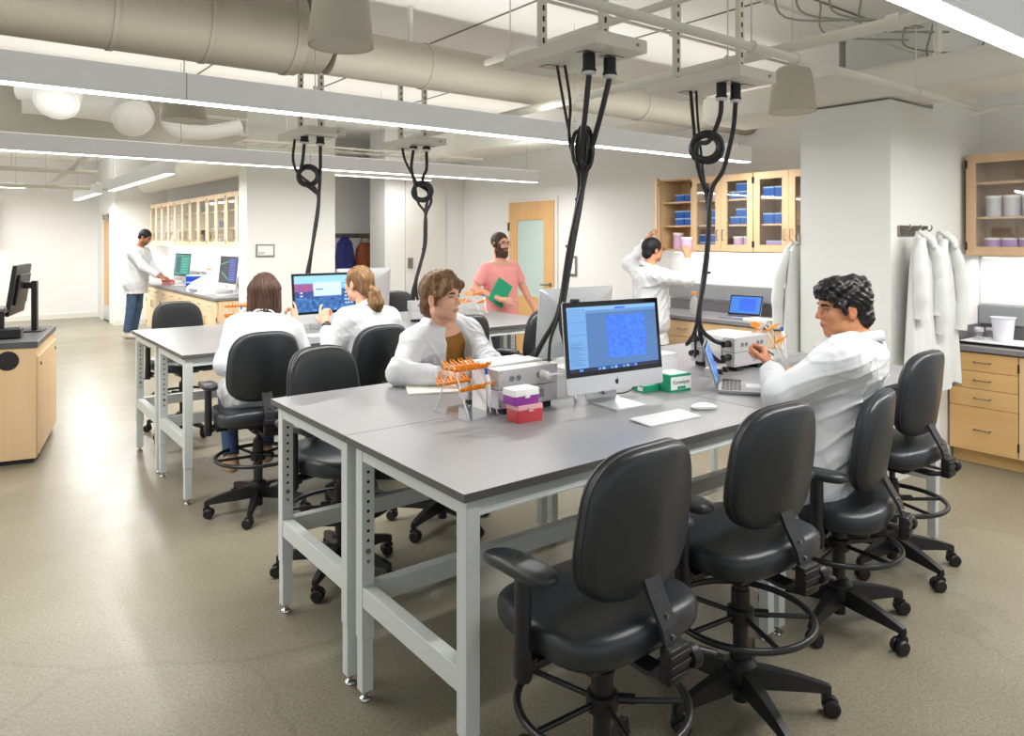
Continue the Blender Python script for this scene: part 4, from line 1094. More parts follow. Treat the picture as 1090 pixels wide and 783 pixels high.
pipette_stand((1.75,5.72,ZT), R(-15), 'clear pipette stand with orange holders left of the loose haired woman')
pipette_stand((3.86,5.58,ZT), R(30), 'clear pipette stand with orange holders on the second cluster before the pink shirt')
def tipbox(loc, rz, label, body, lidm, w=.118, d=.082, h=.062, lid_h=.018, latch=True, group=None, name='pipette_tip_box', parts=True):
    root = thing(name, label, 'tip box', loc, rz, group)
    b = MB(); b.ring([[(x,y,z) for x,y in rrect(w*k,d*k,.006,3)] for z,k in ((0,.96),(.004,.98),(h-lid_h,1))]); b.build('box_body', body, root, smooth=30)
    b = MB(); b.ring([[(x,y,z) for x,y in rrect(w*k,d*k,.006,3)] for z,k in ((h-lid_h+.0005,1.02),(h-.003,1.0),(h,.96))]); b.build('box_lid', lidm, root, smooth=30)
    if latch: MB().box(-.012,.012,-d/2-.004,-d/2,h-lid_h-.008,h-lid_h+.008, bev=.001).build('latch', lidm, root)
    return root
tipbox((1.765,2.205,ZT), R(-4), 'red tip box at the bottom of the near bench stack', M_red, mat('clear_pink_lid', (226,170,176), .25), h=.066)
tipbox((1.752,2.212,ZT+.0665), R(-2), 'purple tip box with a white lid stacked on the red one', M_purple, M_white, h=.060, lid_h=.026)
# wipes box
k = thing('tissue_wipes_box', 'green and white wipes box lying on the bench right of the near screen', 'box', (2.66,2.235,ZT), R(-6))
b = MB(); b.box(-.065,.065,-.062,.062,0,.08, bev=.001); b.build('carton', M_green, k)
M_cardw = mat('white_card', (236,240,238), .5)
MB().box(-.060,.0655,-.0635,-.0622,.012,.07).build('front_label', M_cardw, k)
MB().box(-.05,.06,-.05,.05,.0801,.0812).build('top_label', mat('pale_green_card', (214,236,226), .5), k)
MB().box(-.02,.03,-.0642,-.0636,.014,.026).build('green_stripe', M_green, k)
text('Kimwipes', .026, M_ink, k, (.003,-.0642,.045), (PI/2,0,0), .0003)
fl = thing('flat_green_carton', 'small flat green carton lying against the wipes box', 'box', (2.545,2.29,ZT), R(-6))
MB().box(-.045,.045,-.04,.04,0,.030, bev=.001).build('carton', M_green, fl); MB().box(-.046,-.0452,-.035,.0,.006,.024).build('end_label', M_cardw, fl)
wb = thing('white_carton', 'long white carton on the bench behind the near screen', 'box', (2.9,2.63,ZT))
b = MB(); b.box(-.17,.17,-.10,.10,0,.095, bev=.003); b.build('carton', M_white, wb); MB().box(-.165,.165,-.004,.004,.0951,.0956).build('lid_seam', M_alu, wb)
wb = thing('white_carton', 'white carton between the steel outlet boxes behind the tip boxes', 'box', (1.875,2.455,ZT))
b = MB(); b.box(-.15,.15,-.052,.052,0,.185, bev=.003); b.build('carton', M_white, wb); MB().box(-.145,.145,-.003,.003,.1851,.1856).build('lid_seam', M_alu, wb)
wb = thing('white_carton', 'white carton between the steel outlet boxes behind the laptop', 'box', (3.41,2.457,ZT))
b = MB(); b.box(-.14,.14,-.052,.052,0,.182, bev=.003); b.build('carton', M_white, wb); MB().box(-.135,.135,-.003,.003,.1821,.1826).build('lid_seam', M_alu, wb)
nb = MB(); nb.box(-.14,.14,-.10,.10,0,.008, bev=.001); tag(nb.build('open_notebook', M_paper, loc=(1.80,2.90,ZT)), 'cream notebook under the forearm of the man in the brown shirt', 'notebook').rotation_euler = (0,0,R(-25))
tr = thing('clear_tray', 'clear wire edged tray beside the fist of the curly haired man', 'tray', (3.72,2.24,ZT), R(-15))
b = MB(); b.box(-.12,.12,-.07,.07,0,.004, bev=.001); b.build('tray_base', M_acrylic, tr); b = MB(); b.tube([(-.12,-.07,.006),(.12,-.07,.006),(.12,-.02,.10),(.12,.07,.006)], .002, 6); b.build('wire_edge', M_nickel, tr)
# plug bar leaning behind laptop: small grey power strip
ps = thing('grey_power_strip', 'grey power strip with black plugs on the bench just behind the laptop lid', 'power strip', (3.14,2.34,ZT), R(18))
MB().box(-.10,.10,-.025,.025,0,.045, bev=.003).build('strip_body', M_alu_matte, ps)
for x in (-.05,.03): b = MB(); b.cyl((x,-.05,.024),(x,-.025,.024), .014, n=14); b.build('plug', M_plastic, ps, smooth=35)

# ------------------------------------------------------------------ wall counter things
def jar(loc, label, body, lidm, r=.05, h=.13, group=None, name='plastic_tub', parts=True):
    root = thing(name, label, 'tub', loc, 0, group)
    b = MB(); b.lathe([(r*.9,0),(r*.97,.004),(r,h*.9),(r,h*.93)], 24); b.build('tub_body', body, root, smooth=35)
    b = MB(); b.lathe([(r*1.03,h*.86),(r*1.05,h*.88),(r*1.05,h*.98),(r*.99,h)], 24); b.build('tub_lid', lidm, root, smooth=35)
    return root
bt = thing('squeeze_bottle', 'clear bottle with orange cap on the wall counter beside the reaching man', 'bottle', (5.95,4.70,.845))
b = MB(); b.lathe([(.036,0),(.044,.004),(.044,.10),(.040,.13),(.028,.165),(.017,.185),(.015,.20)], 26); b.build('bottle_body', mat('milky_plastic', (206,208,208), .3, alpha=.55), bt, smooth=40)
b = MB(); b.lathe([(.020,.198),(.022,.20),(.022,.228),(.018,.232)], 20); b.build('bottle_cap', M_orange, bt, smooth=35)
bk = MB(); bk.box(-.09,.09,-.14,.14,0,.028, bev=.003); tag(bk.build('closed_book', M_offwhite, loc=(5.93,3.92,.845)), 'cream closed book lying beside the small laptop', 'book').rotation_euler = (0,0,R(-8))
# right counter: tray, jars, tub
ty = thing('white_tray', 'white rimmed tray on the counter at the right edge', 'tray', (6.02,1.84,.845))
b = MB(); b.ring([[(x,y,z) for x,y in rrect(.34*k,.80*k,.02,4)] for z,k in ((0,.98),(.004,1.0),(.020,1.01))]); b.build('tray_rim', M_rubber, ty)
b = MB(); b.ring([[(x,y,z) for x,y in rrect(.33*k,.79*k,.02,4)] for z,k in ((.0202,.985),(.024,.985))]); b.build('tray_liner', M_white, ty)
tb = thing('plastic_beaker', 'tapered translucent white plastic tub standing on the white tray', 'tub', (6.05,2.01,.8692))
b = MB(); b.lathe([(.055,0),(.058,.003),(.074,.165),(.082,.168),(.082,.173),(.072,.173),(.056,.008)], 28); b.build('tub_body', mat('milky_white_plastic', (232,232,240), .35, alpha=.85), tb, smooth=35)
for i,(x,y) in enumerate(((6.10,2.185),(6.12,2.115),(6.0,2.15))):
    g_ = thing('glass_jar', ['small clear glass jar on the white tray, nearest the corner','small clear glass jar on the white tray, nearest the plastic tub','small clear glass jar on the white tray, front one'][i], 'jar', (x,y,.8692))
    b = MB(); b.lathe([(.030,0),(.034,.003),(.034,.05),(.028,.058),(.028,.07)], 20); b.build('jar_glass', M_acrylic, g_, smooth=35)
    b = MB(); b.lathe([(.031,.062),(.031,.078),(.028,.08)], 20); b.build('jar_lid', M_alu, g_, smooth=35)
# cabinet contents
def in_cab(fn, cab, x, y, z): return fn((x, y, z))
random.seed(11)
def blue_box(x, y, z, label, w=.115, d=.13, h=.075, group='blue tip boxes in the wall cabinets', b_=None):
    r_ = tipbox((x,y,z), PI/2, label, b_ or M_blue, M_bluelid, w=w, d=d, h=h, lid_h=.014, latch=False, group=group)
    return r_
H = Z1-Z0; sh0 = Z0+.018; sh1 = Z0+H*.33+.018; sh2 = Z0+H*.66+.018
xs = XF+.10
for (ya,yb,z,nm,stack) in ((4.79,5.21,sh2,'top shelf of the open wall cabinet',1),(4.79,5.21,sh1,'middle shelf of the open wall cabinet',2)):
    for s_ in range(stack):
        for i,y in enumerate((ya+.07, ya+.195)):
            blue_box(xs,y,z+s_*.0765,'blue tip box on the '+nm+', '+('upper ' if s_ else ('lower ' if stack > 1 else ''))+('right' if i == 0 else 'left')+' one')
jg = 'pink and white lidded tubs in the wall cabinets'
jar((xs,4.79+.26,sh0), 'pink lidded tub standing on the bottom shelf of the open wall cabinet', M_pinkjar, M_white, .052, .17, jg)
cabs = [(4.4225,4.785,'second cabinet door'),(4.06,4.4225,'third cabinet door'),(3.6925,4.055,'fourth cabinet door')]
ya,yb,nm = cabs[0]; c = (ya+yb)/2
jar((xs,c-.02,sh2), 'tall pink tub behind the '+nm, M_pinkjar, M_white, .055, .19, jg)
for s_ in range(2): blue_box(xs,c-.03,sh1+s_*.0765,'blue tip box on the middle shelf behind the '+nm+(', upper one' if s_ else ', lower one'))
for s_ in range(2):
    for i,y in enumerate((c-.055,c+.065)): blue_box(xs,y,sh0+s_*.0765,'blue tip box on the bottom shelf behind the '+nm+', '+('upper ' if s_ else 'lower ')+('right' if i == 0 else 'left'))
ya,yb,nm = cabs[1]; c = (ya+yb)/2
for z,sn in ((sh2,'top'),(sh1,'middle')):
    for i,y in enumerate((c-.06,c+.06)): blue_box(xs,y,z,'blue tip box on the '+sn+' shelf behind the '+nm+', lower '+('right' if i == 0 else 'left'))
    blue_box(xs,c-.01,z+.0765,'blue tip box on the '+sn+' shelf behind the '+nm+', stacked on top')
for i,y in enumerate((c-.06,c+.06)): jar((xs,y,sh0), 'lilac tub on the bottom shelf behind the '+nm+', '+('right' if i == 0 else 'left')+' one', M_pinkjar, M_white, .052, .13, jg)
ya,yb,nm = cabs[2]; c = (ya+yb)/2
for z,sn in ((sh2,'top'),(sh1,'middle')):
    for i,y in enumerate((c-.06,c+.06)): blue_box(xs,y,z,'blue tip box on the '+sn+' shelf behind the '+nm+', '+('right' if i == 0 else 'left')+' one', h=.10)
for s_ in range(2):
    blue_box(xs,c,sh0+s_*.0465,'flat lilac tip box behind the '+nm+(', upper one' if s_ else ', lower one'), w=.17, h=.045, b_=M_lilac, group='lilac boxes in the wall cabinets')
# right cabinet
H2 = .75; r1 = Z0+H2*.36+.018; r0 = Z0+.018
for i in range(3):
    jar((XF+.11,2.10-i*.118,r1), 'white lidded tub on the upper shelf of the right cabinet, '+['left','middle','right'][i]+' one', mat('cloudy_plastic',(206,204,212),.35), M_white, .052, .155, 'white tubs in the right cabinet')
    jar((XF+.11,2.11-i*.114,r0), 'lilac tub on the lower shelf of the right cabinet, '+['left','middle','right'][i]+' one', M_lilac, M_white, .052, .115, 'lilac tubs in the right cabinet')
# corridor cabinets contents and counter
for i in range(5):
    yb = ys[i]; 
    for j in range(2):
        for k_,zz in enumerate((1.518,1.7655,2.013)):
            nm_ = 'corridor wall cabinet number %d from the white block wall' % (i+1)
            nm_ = 'corridor wall cabinet '+lab[i]
            y = yb+.23+j*.46
            w_ = ['bottom','middle','top'][k_]
            if (i+j+k_)%3 == 1: continue
            if i < 3 and k_ > 0: blue_box(3.13,y,zz,'blue box in the corridor, %s shelf, %s door, %s from the block wall'%(w_,'right' if j==0 else 'left',['nearest cabinet','second cabinet','third cabinet','fourth cabinet','fifth cabinet'][i]), w=.15,h=.11, group='blue boxes in the corridor cabinets')
            else: jar((3.13,y,zz), 'pale tub in the corridor, %s shelf, %s door, %s from the block wall'%(w_,'right' if j==0 else 'left',['nearest cabinet','second cabinet','third cabinet','fourth cabinet','fifth cabinet'][i]), mat('cloudy_plastic',(206,204,212),.35), M_white, .06, .16, 'pale tubs in the corridor cabinets')
imac('desktop computer with a teal screen on the corridor counter beside the standing man', (3.0,12.7,.845), R(-82), ui_green).scale = (1.2,1.2,1.2)
imac('desktop computer with green traces on a dark screen, on the corridor counter', (2.99,10.2,.845), R(-86), ui_plot).scale = (1.2,1.2,1.2)
for s_ in range(2): 
    tipbox((3.08,12.05,.845+s_*.1005), R(-20), 'deep blue box on the corridor counter, '+('upper' if s_ else 'lower')+' of two stacked', mat('deep_blue_plastic', (28,70,190), .35), M_bluelid, w=.30, d=.22, h=.10, latch=False, group='deep blue boxes on the corridor counter', name='storage_box')
ins = thing('benchtop_centrifuge', 'white sloped benchtop instrument on the corridor counter', 'instrument', (3.0,11.1,.845), R(-80))
b = MB(); sec = [(-.22,0,.06),(-.12,0,.14),(.02,0,.21),(.22,0,.21)]
b.ring([[(-.24,y,.0),(.24,y,.0),(.24,y,z),(-.24,y,z)] for y,_,z in sec]); b.build('instrument_body', M_white, ins)
MB().box(-.12,.12,-.235,-.221,.015,.05).build('control_panel', M_race, ins)
MB().box(-.16,.16,.04,.20,.211,.24, bev=.01).build('rotor_lid', mat('instrument_grey', (220,222,222), .4), ins)
for i in range(3):
    r_ = jar((2.98+.03*i,10.98+.14*i,.845+.245), 'little reagent bottle with orange cap on the white instrument, '+['nearest','middle','farthest'][i]+' one', mat('bottle_white', (226,226,224), .35), M_orange, .03, .085, 'reagent bottles on the white instrument', name='reagent_bottle')
rr = thing('petri_stack', 'red lidded dish stack by the hands of the man in the corridor', 'dish', (2.92,13.22,.845)); b = MB(); b.lathe([(.09,0),(.1,.005),(.1,.05),(.09,.055)], 24); b.build('dish_body', mat('pale_pink_dish', (232,150,150), .4), rr); b = MB(); b.lathe([(.1,.056),(.102,.06),(.1,.08)], 24); b.build('dish_lid', M_red, rr)
pp_ = MB(); pp_.box(-.11,.11,-.15,.15,0,.004); tag(pp_.build('paper_sheet', M_paper, loc=(2.86,10.75,.845)), 'white paper sheet in front of the dark screen on the corridor counter', 'paper')
mouse((2.86,10.0,.845), R(20), 'pale mouse at the near end of the corridor counter')

# ------------------------------------------------------------------ monitor and camera on the cart
def cp(x,y,z): 
    a = R(-11.6); return (.50+x*math.cos(a)-y*math.sin(a), 6.24+x*math.sin(a)+y*math.cos(a), z)
mo = thing('flat_monitor', 'black monitor seen from the side on its stand on the media cart', 'monitor', cp(-.15,.70,.875), R(-104))
b = MB(); b.box(-.11,.11,-.10,.12,0,.010, bev=.003); b.build('stand_base', M_plastic, mo)
b = MB(); b.box(-.035,.035,.035,.075,.01,.40, bev=.006); b.build('stand_column', M_plastic, mo)
b = MB(); b.box(-.03,.03,-.02,.05,.34,.39, bev=.006); b.build('stand_neck', M_plastic, mo)
T = Matrix.Translation((0,-.035,.36)) @ Matrix.Rotation(R(-8),4,'X')
b = MB(); b.box(-.28,.28,-.03,.0,-.22,.17, M=T, bev=.006); b.box(-.2,.2,.0,.02,-.14,.1, M=T, bev=.008); b.build('monitor_housing', M_plastic, mo)
MB().box(-.27,.27,-.0315,-.0302,-.21,.16, M=T).build('monitor_panel', M_screenb, mo)
dc = thing('document_camera', 'black document camera with round head at the left picture edge', 'document camera', cp(-.26,.22,.875), R(-11.6))
b = MB(); b.box(-.16,.14,-.02,.12,0,.075, bev=.01); b.build('camera_base', M_plastic, dc)
b = MB(); b.box(-.02,.03,.03,.06,.075,.20, bev=.006); b.build('arm', M_plastic, dc)
b = MB(); b.lathe([(.02,.195),(.038,.20),(.042,.215),(.038,.232),(.02,.24)], 22, c=(.005,.045,0)); b.build('camera_head', M_nickel, dc, smooth=35)
b = MB(); b.add([(-.15,.0,.10),(.06,.10,.20),(.06,.11,.195),(-.15,.01,.095),(-.15,.10,.10),(.04,.2,.20),(.04,.21,.195),(-.15,.11,.095)], [(0,1,2,3),(4,5,6,7),(0,1,5,4),(3,2,6,7),(0,3,7,4),(1,2,6,5)]); b.build('tablet_panel', M_plastic, dc)

# ------------------------------------------------------------------ hooks, coats, alcove things
def rail(label, loc, w, rz=0, hooks=3):
    r_ = thing('coat_hook_rail', label, 'coat rail', loc, rz)
    MB().box(-w/2,w/2,-.018,0,-.035,.035, bev=.003).build('rail_plate', M_nickel, r_)
    for i in range(hooks):
        x = -w/2+.05+(w-.1)*i/(max(1,hooks-1)); h = MB(); h.tube(bez([(x,-.018,.005),(x,-.05,.0),(x,-.065,.02),(x,-.06,.04)],5), .006, 8); h.tube([(x,-.018,-.01),(x,-.035,-.03),(x,-.045,-.02)], .005, 8); h.build('hook', M_nickel, r_, smooth=True)
    return r_
rail('steel hook rail on the column wall holding the white lab coats', (5.215,2.28,1.665), .42)
rail('steel hook rail in the alcove holding the blue coat and brown bag', (5.0,10.9,1.66), 1.1, hooks=5)
def hanging_cloth(name, label, cat, M_, H, prof, m, seed, folds=7, depth=.06, group=None, hem=None, n=56, collar=True, sleeves=False):
    """prof: list of (t, halfwidth); local x across, -y out of the wall"""
    rnd = random.Random(seed); ph = [rnd.uniform(0,6.28) for _ in range(4)]
    rows = 30; loops = []
    def hw(t):
        for (a,wa),(b_,wb) in zip(prof, prof[1:]):
            if a <= t <= b_: return wa+(wb-wa)*((t-a)/(b_-a))
        return prof[-1][1]
    for i in range(rows+1):
        t = i/rows; w = hw(t); loop = []
        for k in range(n):
            q = 2*PI*k/n; cx = math.cos(q); sy = math.sin(q)
            fold = (math.sin(cx*folds+ph[0]+t*1.3)*.5+math.sin(cx*folds*1.9+ph[1]-t*2)*.3)*depth*(.25+.75*t)
            x = math.copysign(abs(cx)**.8, cx)*w
            y = -depth*1.1-(sy*depth*(.45+.55*t))-(fold*.55 if sy > 0 else 0)
            zz = -H*t
            if hem and t > .85: zz += hem*math.sin(cx*3+ph[2])*(t-.85)/.15
            loop.append((x, min(y,-.004), zz))
        loops.append(loop)
    root = thing(name, label, cat, (0,0,0), 0, group); root.matrix_world = M_
    b = MB(); b.ring(loops); b.build('garment_body', m, root, smooth=60)
    if sleeves:
        for s_ in (-1,1):
            w1 = hw(.22); pts = [(s_*hw(.06)*.8,-depth*1.6,-H*.06),(s_*(w1+.01),-depth*2.0,-H*.22),(s_*(hw(.4)+.0),-depth*2.2,-H*.42),(s_*(hw(.5)-.02),-depth*2.1,-H*.64)]
            sb = MB(); P_ = bez(pts, 7); sb.tube(P_, [.030+.012*min(1,j/6)+.003*math.sin(j*1.1+seed) for j in range(len(P_))], 14); sb.build('sleeve', m, root, smooth=60)
    if collar:
        cb = MB(); cb.tube(bez([(-prof[0][1]*1.1,-depth*1.2,.0),(-.02,-depth*2.3,-.06),(.0,-depth*2.5,-.11),(.02,-depth*2.3,-.06),(prof[0][1]*1.1,-depth*1.2,.0)],6), .016, 8); cb.build('collar', m, root, smooth=60)
    return root
T1 = Matrix.Translation((5.09,2.235,1.66))
hanging_cloth('hanging_lab_coat', 'white lab coat hanging left on the rail beside the column edge', 'lab coat', T1, .88, [(0,.035),(.08,.09),(.3,.14),(.7,.17),(1,.19)], M_coat2, 3, sleeves=True, group='white lab coats on the rails')
hanging_cloth('hanging_lab_coat', 'longer white lab coat hanging right on the rail, nearest the drawers', 'lab coat', Matrix.Translation((5.39,2.225,1.66)), 1.06, [(0,.035),(.08,.08),(.3,.15),(.7,.19),(1,.21)], M_coat2, 8, sleeves=True, group='white lab coats on the rails', hem=.03)
hanging_cloth('hanging_lab_coat', 'white lab coat on the hidden side of the column, only its edge showing', 'lab coat', Matrix.Translation((4.98,2.93,1.58)) @ Matrix.Rotation(PI,4,'Z'), .98, [(0,.03),(.1,.09),(.4,.14),(.8,.17),(1,.18)], M_coat2, 5, sleeves=True, group='white lab coats on the rails')
rail('steel hook rail on the far side of the column', (5.1,2.92,1.60), .4, PI)
hanging_cloth('hanging_jacket', 'blue coat hanging in the alcove left of the brown bag', 'coat', Matrix.Translation((4.98,10.85,1.64)), .95, [(0,.05),(.1,.13),(.4,.17),(1,.19)], mat('blue_cloth', (62,66,140), .85, mix=(48,52,118), mscale=6), 12, sleeves=False)
hanging_cloth('hanging_jacket', 'black coat hanging at the left end of the alcove rail', 'coat', Matrix.Translation((4.68,10.85,1.64)), .9, [(0,.05),(.1,.11),(.4,.14),(1,.15)], mat('black_cloth', (36,36,42), .85), 15)
bp = thing('leather_backpack', 'brown leather backpack hanging in the alcove beside the blue coat', 'backpack', (5.33,10.86,1.05))
M_lea = mat('tan_leather', (172,92,48), .5, mix=(150,78,38), mscale=9, bump=.1, bscale=80)
b = MB(); b.ring([[(x*k,-.11+y*k2,z) for x,y in superloop(.34,.20,3,28)] for z,k,k2 in ((0,.8,.8),(.03,1,1),(.25,1.02,1),(.40,.92,.9),(.48,.7,.7),(.50,.4,.4))]); b.build('bag_body', M_lea, bp, smooth=60)
b = MB(); b.ring([[(x*k,-.215+y*k2,z) for x,y in superloop(.24,.06,3,24)] for z,k,k2 in ((.05,.85,.8),(.08,1,1),(.22,1,1),(.25,.8,.6))]); b.build('front_pocket', M_lea, bp, smooth=60)
b = MB(); b.tube(bez([(-.10,-.1,.47),(-.05,-.08,.58),(.05,-.08,.58),(.10,-.1,.47)],6), .009, 8); b.build('carry_loop', M_lea, bp, smooth=True)
b = MB(); b.tube(bez([(.13,-.14,.44),(.19,-.18,.3),(.17,-.16,.08)],6), .010, 8); b.build('shoulder_strap', M_lea, bp, smooth=True)
# ------------------------------------------------------------------ people: blended volumes turned into one continuous skin
def nets(f, org, h):
    s = f < 0
    nx, ny, nz = f.shape
    cnt = np.zeros((nx-1,ny-1,nz-1), np.int8)
    for a in (0,1):
        for b in (0,1):
            for c in (0,1): cnt += s[a:nx-1+a, b:ny-1+b, c:nz-1+c]
    act = (cnt > 0) & (cnt < 8)
    I = np.argwhere(act); n = len(I)
    idx = -np.ones(act.shape, np.int64); idx[act] = np.arange(n)
    pos = np.zeros((n,3)); cn = np.zeros(n)
    cor = [(a,b,c) for a in (0,1) for b in (0,1) for c in (0,1)]
    def F(c): return f[I[:,0]+c[0], I[:,1]+c[1], I[:,2]+c[2]]
    for ca in cor:
        for ax in range(3):
            if ca[ax]: continue
            cb = list(ca); cb[ax] = 1
            fa, fb = F(ca), F(cb); m = (fa < 0) != (fb < 0)
            t = np.where(m, fa/np.where(m, fa-fb, 1), 0)
            p = np.tile(np.array(ca, float), (n,1)); p[:,ax] += t
            pos[m] += p[m]; cn[m] += 1
    v = (I+pos/cn[:,None])*h+np.array(org)
    Q = []
    for ax in range(3):
        sl0 = [slice(1,-1)]*3; sl1 = [slice(1,-1)]*3
        sl0[ax] = slice(0,-1); sl1[ax] = slice(1,None)
        sa = s[tuple(sl0)]; sb = s[tuple(sl1)]
        E = np.argwhere(sa != sb); flip = sa[sa != sb]
        o = [1,1,1]; o[ax] = 0; E = E+np.array(o)
        b, c = (ax+1)%3, (ax+2)%3
        def cell(db, dc):
            e = E.copy(); e[:,b] += db; e[:,c] += dc; return idx[e[:,0],e[:,1],e[:,2]]
        q = np.stack([cell(-1,-1),cell(0,-1),cell(0,0),cell(-1,0)],1)
        q[~flip] = q[~flip][:,::-1]; Q.append(q)
    Q = np.concatenate(Q); Q = Q[(Q >= 0).all(1)]
    return v, Q

class Sdf:
    def __init__(s, lo, hi, h):
        s.h = h; s.lo = np.array(lo, float); n = np.ceil((np.array(hi)-s.lo)/h).astype(int)+1
        s.f = np.full(n, 1.0, np.float32)
        s.ax = [s.lo[i]+np.arange(n[i])*h for i in range(3)]
    def region(s, lo, hi):
        sl = []
        for i in range(3):
            a = max(0, int((lo[i]-s.lo[i])/s.h)-1); b = min(len(s.ax[i]), int((hi[i]-s.lo[i])/s.h)+3)
            if b <= a: return None, None
            sl.append(slice(a,b))
        G = np.meshgrid(*[s.ax[i][sl[i]] for i in range(3)], indexing='ij', sparse=True)
        return tuple(sl), G
    def blend(s, sl, d, k, op='u'):
        f = s.f[sl]
        if op == 'u':
            if k <= 0: s.f[sl] = np.minimum(f, d); return
            h_ = np.clip(.5+.5*(f-d)/k, 0, 1); s.f[sl] = f*(1-h_)+d*h_-k*h_*(1-h_)
        else:
            if k <= 0: s.f[sl] = np.maximum(f, -d); return
            h_ = np.clip(.5-.5*(f+d)/k, 0, 1); s.f[sl] = f*(1-h_)-d*h_+k*h_*(1-h_)
    def cone(s, a, b, ra, rb, k=.015, op='u', flat=False):
        a = np.array(a, float); b = np.array(b, float); m = max(ra,rb)+k*1.5+s.h*3
        sl, G = s.region(np.minimum(a,b)-m, np.maximum(a,b)+m)
        if sl is None: return
        d = b-a; L2 = (d@d)+1e-9
        t = ((G[0]-a[0])*d[0]+(G[1]-a[1])*d[1]+(G[2]-a[2])*d[2])/L2; tc = np.clip(t,0,1)
        dx = G[0]-(a[0]+d[0]*tc); dy = G[1]-(a[1]+d[1]*tc); dz = G[2]-(a[2]+d[2]*tc)
        r = np.sqrt(dx*dx+dy*dy+dz*dz)-(ra+(rb-ra)*tc)
        if flat:
            L = math.sqrt(L2); r = np.maximum(r, np.maximum((t-1)*L, -t*L-(ra if flat == 1 else 0)))
        s.blend(sl, r, k, op)
    def ell(s, c, rad, Rm=None, k=.015, op='u'):
        c = np.array(c, float); rad = np.array(rad, float); m = rad.max()+k*1.5+s.h*3
        sl, G = s.region(c-m, c+m)
        if sl is None: return
        x, y, z = G[0]-c[0], G[1]-c[1], G[2]-c[2]
        if Rm is None: Rm = np.eye(3)
        q = [x*Rm[0,i]+y*Rm[1,i]+z*Rm[2,i] for i in range(3)]     # columns of Rm: local axes
        k0 = np.sqrt(sum((q[i]/rad[i])**2 for i in range(3))); k1 = np.sqrt(sum((q[i]/rad[i]**2)**2 for i in range(3)))+1e-9
        s.blend(sl, k0*(k0-1)/k1, k, op)
    def loft(s, P, Rm, table, k=.02, op='u', e=2.4):
        """table rows: height, half width, half depth, forward offset"""
        P = np.array(P, float); T = np.array(table, float); m = max(abs(T).max()*1.0, .3)
        hs = T[:,0]; ends = [P+Rm[:,2]*hs[0], P+Rm[:,2]*hs[-1]]; m = T[:,1:3].max()+abs(T[:,3]).max()+k*1.5+.03
        sl, G = s.region(np.minimum(*ends)-m, np.maximum(*ends)+m)
        if sl is None: return
        x, y, z = G[0]-P[0], G[1]-P[1], G[2]-P[2]
        q = [x*Rm[0,i]+y*Rm[1,i]+z*Rm[2,i] for i in range(3)]
        def sm(col): return np.interp(q[2].ravel(), hs, T[:,col]).reshape(q[2].shape)
        rx, ry, oy = sm(1), sm(2), sm(3)
        rad = ((abs(q[0])/rx)**e+(abs(q[1]-oy)/ry)**e)**(1/e)
        d = (rad-1)*np.minimum(rx,ry)*.95
        d = np.maximum(d, np.maximum(hs[0]-q[2], q[2]-hs[-1]))
        s.blend(sl, d, k, op)
    def wrinkle(s, amp, sc, seed, stretch=(1,1,1)):
        """cloth folds: shift the surface by a warped wave field"""
        m = abs(s.f) < .06
        I = np.argwhere(m); p = (I*s.h+s.lo)*np.array(stretch); r = np.random.RandomState(seed)
        w = np.zeros(len(p)); wp = p.copy()
        for i in range(3):
            d = r.normal(size=3); d /= np.linalg.norm(d); wp += .035*np.sin((p@d)[:,None]*r.uniform(9,16)+r.uniform(0,6,3))
        for i in range(5):
            d = r.normal(size=3); d /= np.linalg.norm(d)
            ridge = 1-np.abs(np.sin(wp@d*sc*r.uniform(.7,1.5)+r.uniform(0,6)))
            mask = .5+.5*np.sin(p@r.normal(size=3)*7+r.uniform(0,6))
            w += (ridge**3-.25)*mask
        s.f[m] -= (w/5*amp*2.4).astype(np.float32)
    def mesh(s, name, m_, parent, root_loc, colfn=None, smooth_it=1):
        f = s.f; f = f.copy(); f[0]=f[-1]=1; f[:,0]=f[:,-1]=1; f[:,:,0]=f[:,:,-1]=1
        v, q = nets(f, s.lo, s.h)
        me = bpy.data.meshes.new(name); v2 = v-np.array(root_loc)
        me.vertices.add(len(v2)); me.vertices.foreach_set('co', v2.astype(np.float32).ravel())
        me.loops.add(len(q)*4); me.loops.foreach_set('vertex_index', q.astype(np.int32).ravel())
        me.polygons.add(len(q)); me.polygons.foreach_set('loop_start', (np.arange(len(q))*4).astype(np.int32))
        try: me.polygons.foreach_set('loop_total', np.full(len(q),4,np.int32))
        except Exception: pass
        me.update(calc_edges=True); me.validate()
        me.polygons.foreach_set('use_smooth', [True]*len(me.polygons))
        me.materials.append(m_)
        if colfn is not None and len(v) == len(me.vertices):
            c = colfn(v); a = me.color_attributes.new('Col', 'FLOAT_COLOR', 'POINT'); a.data.foreach_set('color', np.concatenate([c, np.ones((len(c),1))],1).astype(np.float32).ravel())
        o = bpy.data.objects.new(name, me); COL.objects.link(o); o.parent = parent
        if smooth_it:
            sm_ = o.modifiers.new('smooth','SMOOTH'); sm_.factor = .5; sm_.iterations = smooth_it
        return o
def frame(fwd, up):
    u = V(up).normalized(); f = V(fwd); f = (f-u*f.dot(u)).normalized(); r = f.cross(u)
    return np.array([[r.x,f.x,u.x],[r.y,f.y,u.y],[r.z,f.z,u.z]])
def skin_mat(name, rgb):
    return mat(name, rgb, .55, spec=.35, sss=.08, attr='Col')
def unit(v): v = np.array(v, float); return v/np.linalg.norm(v)

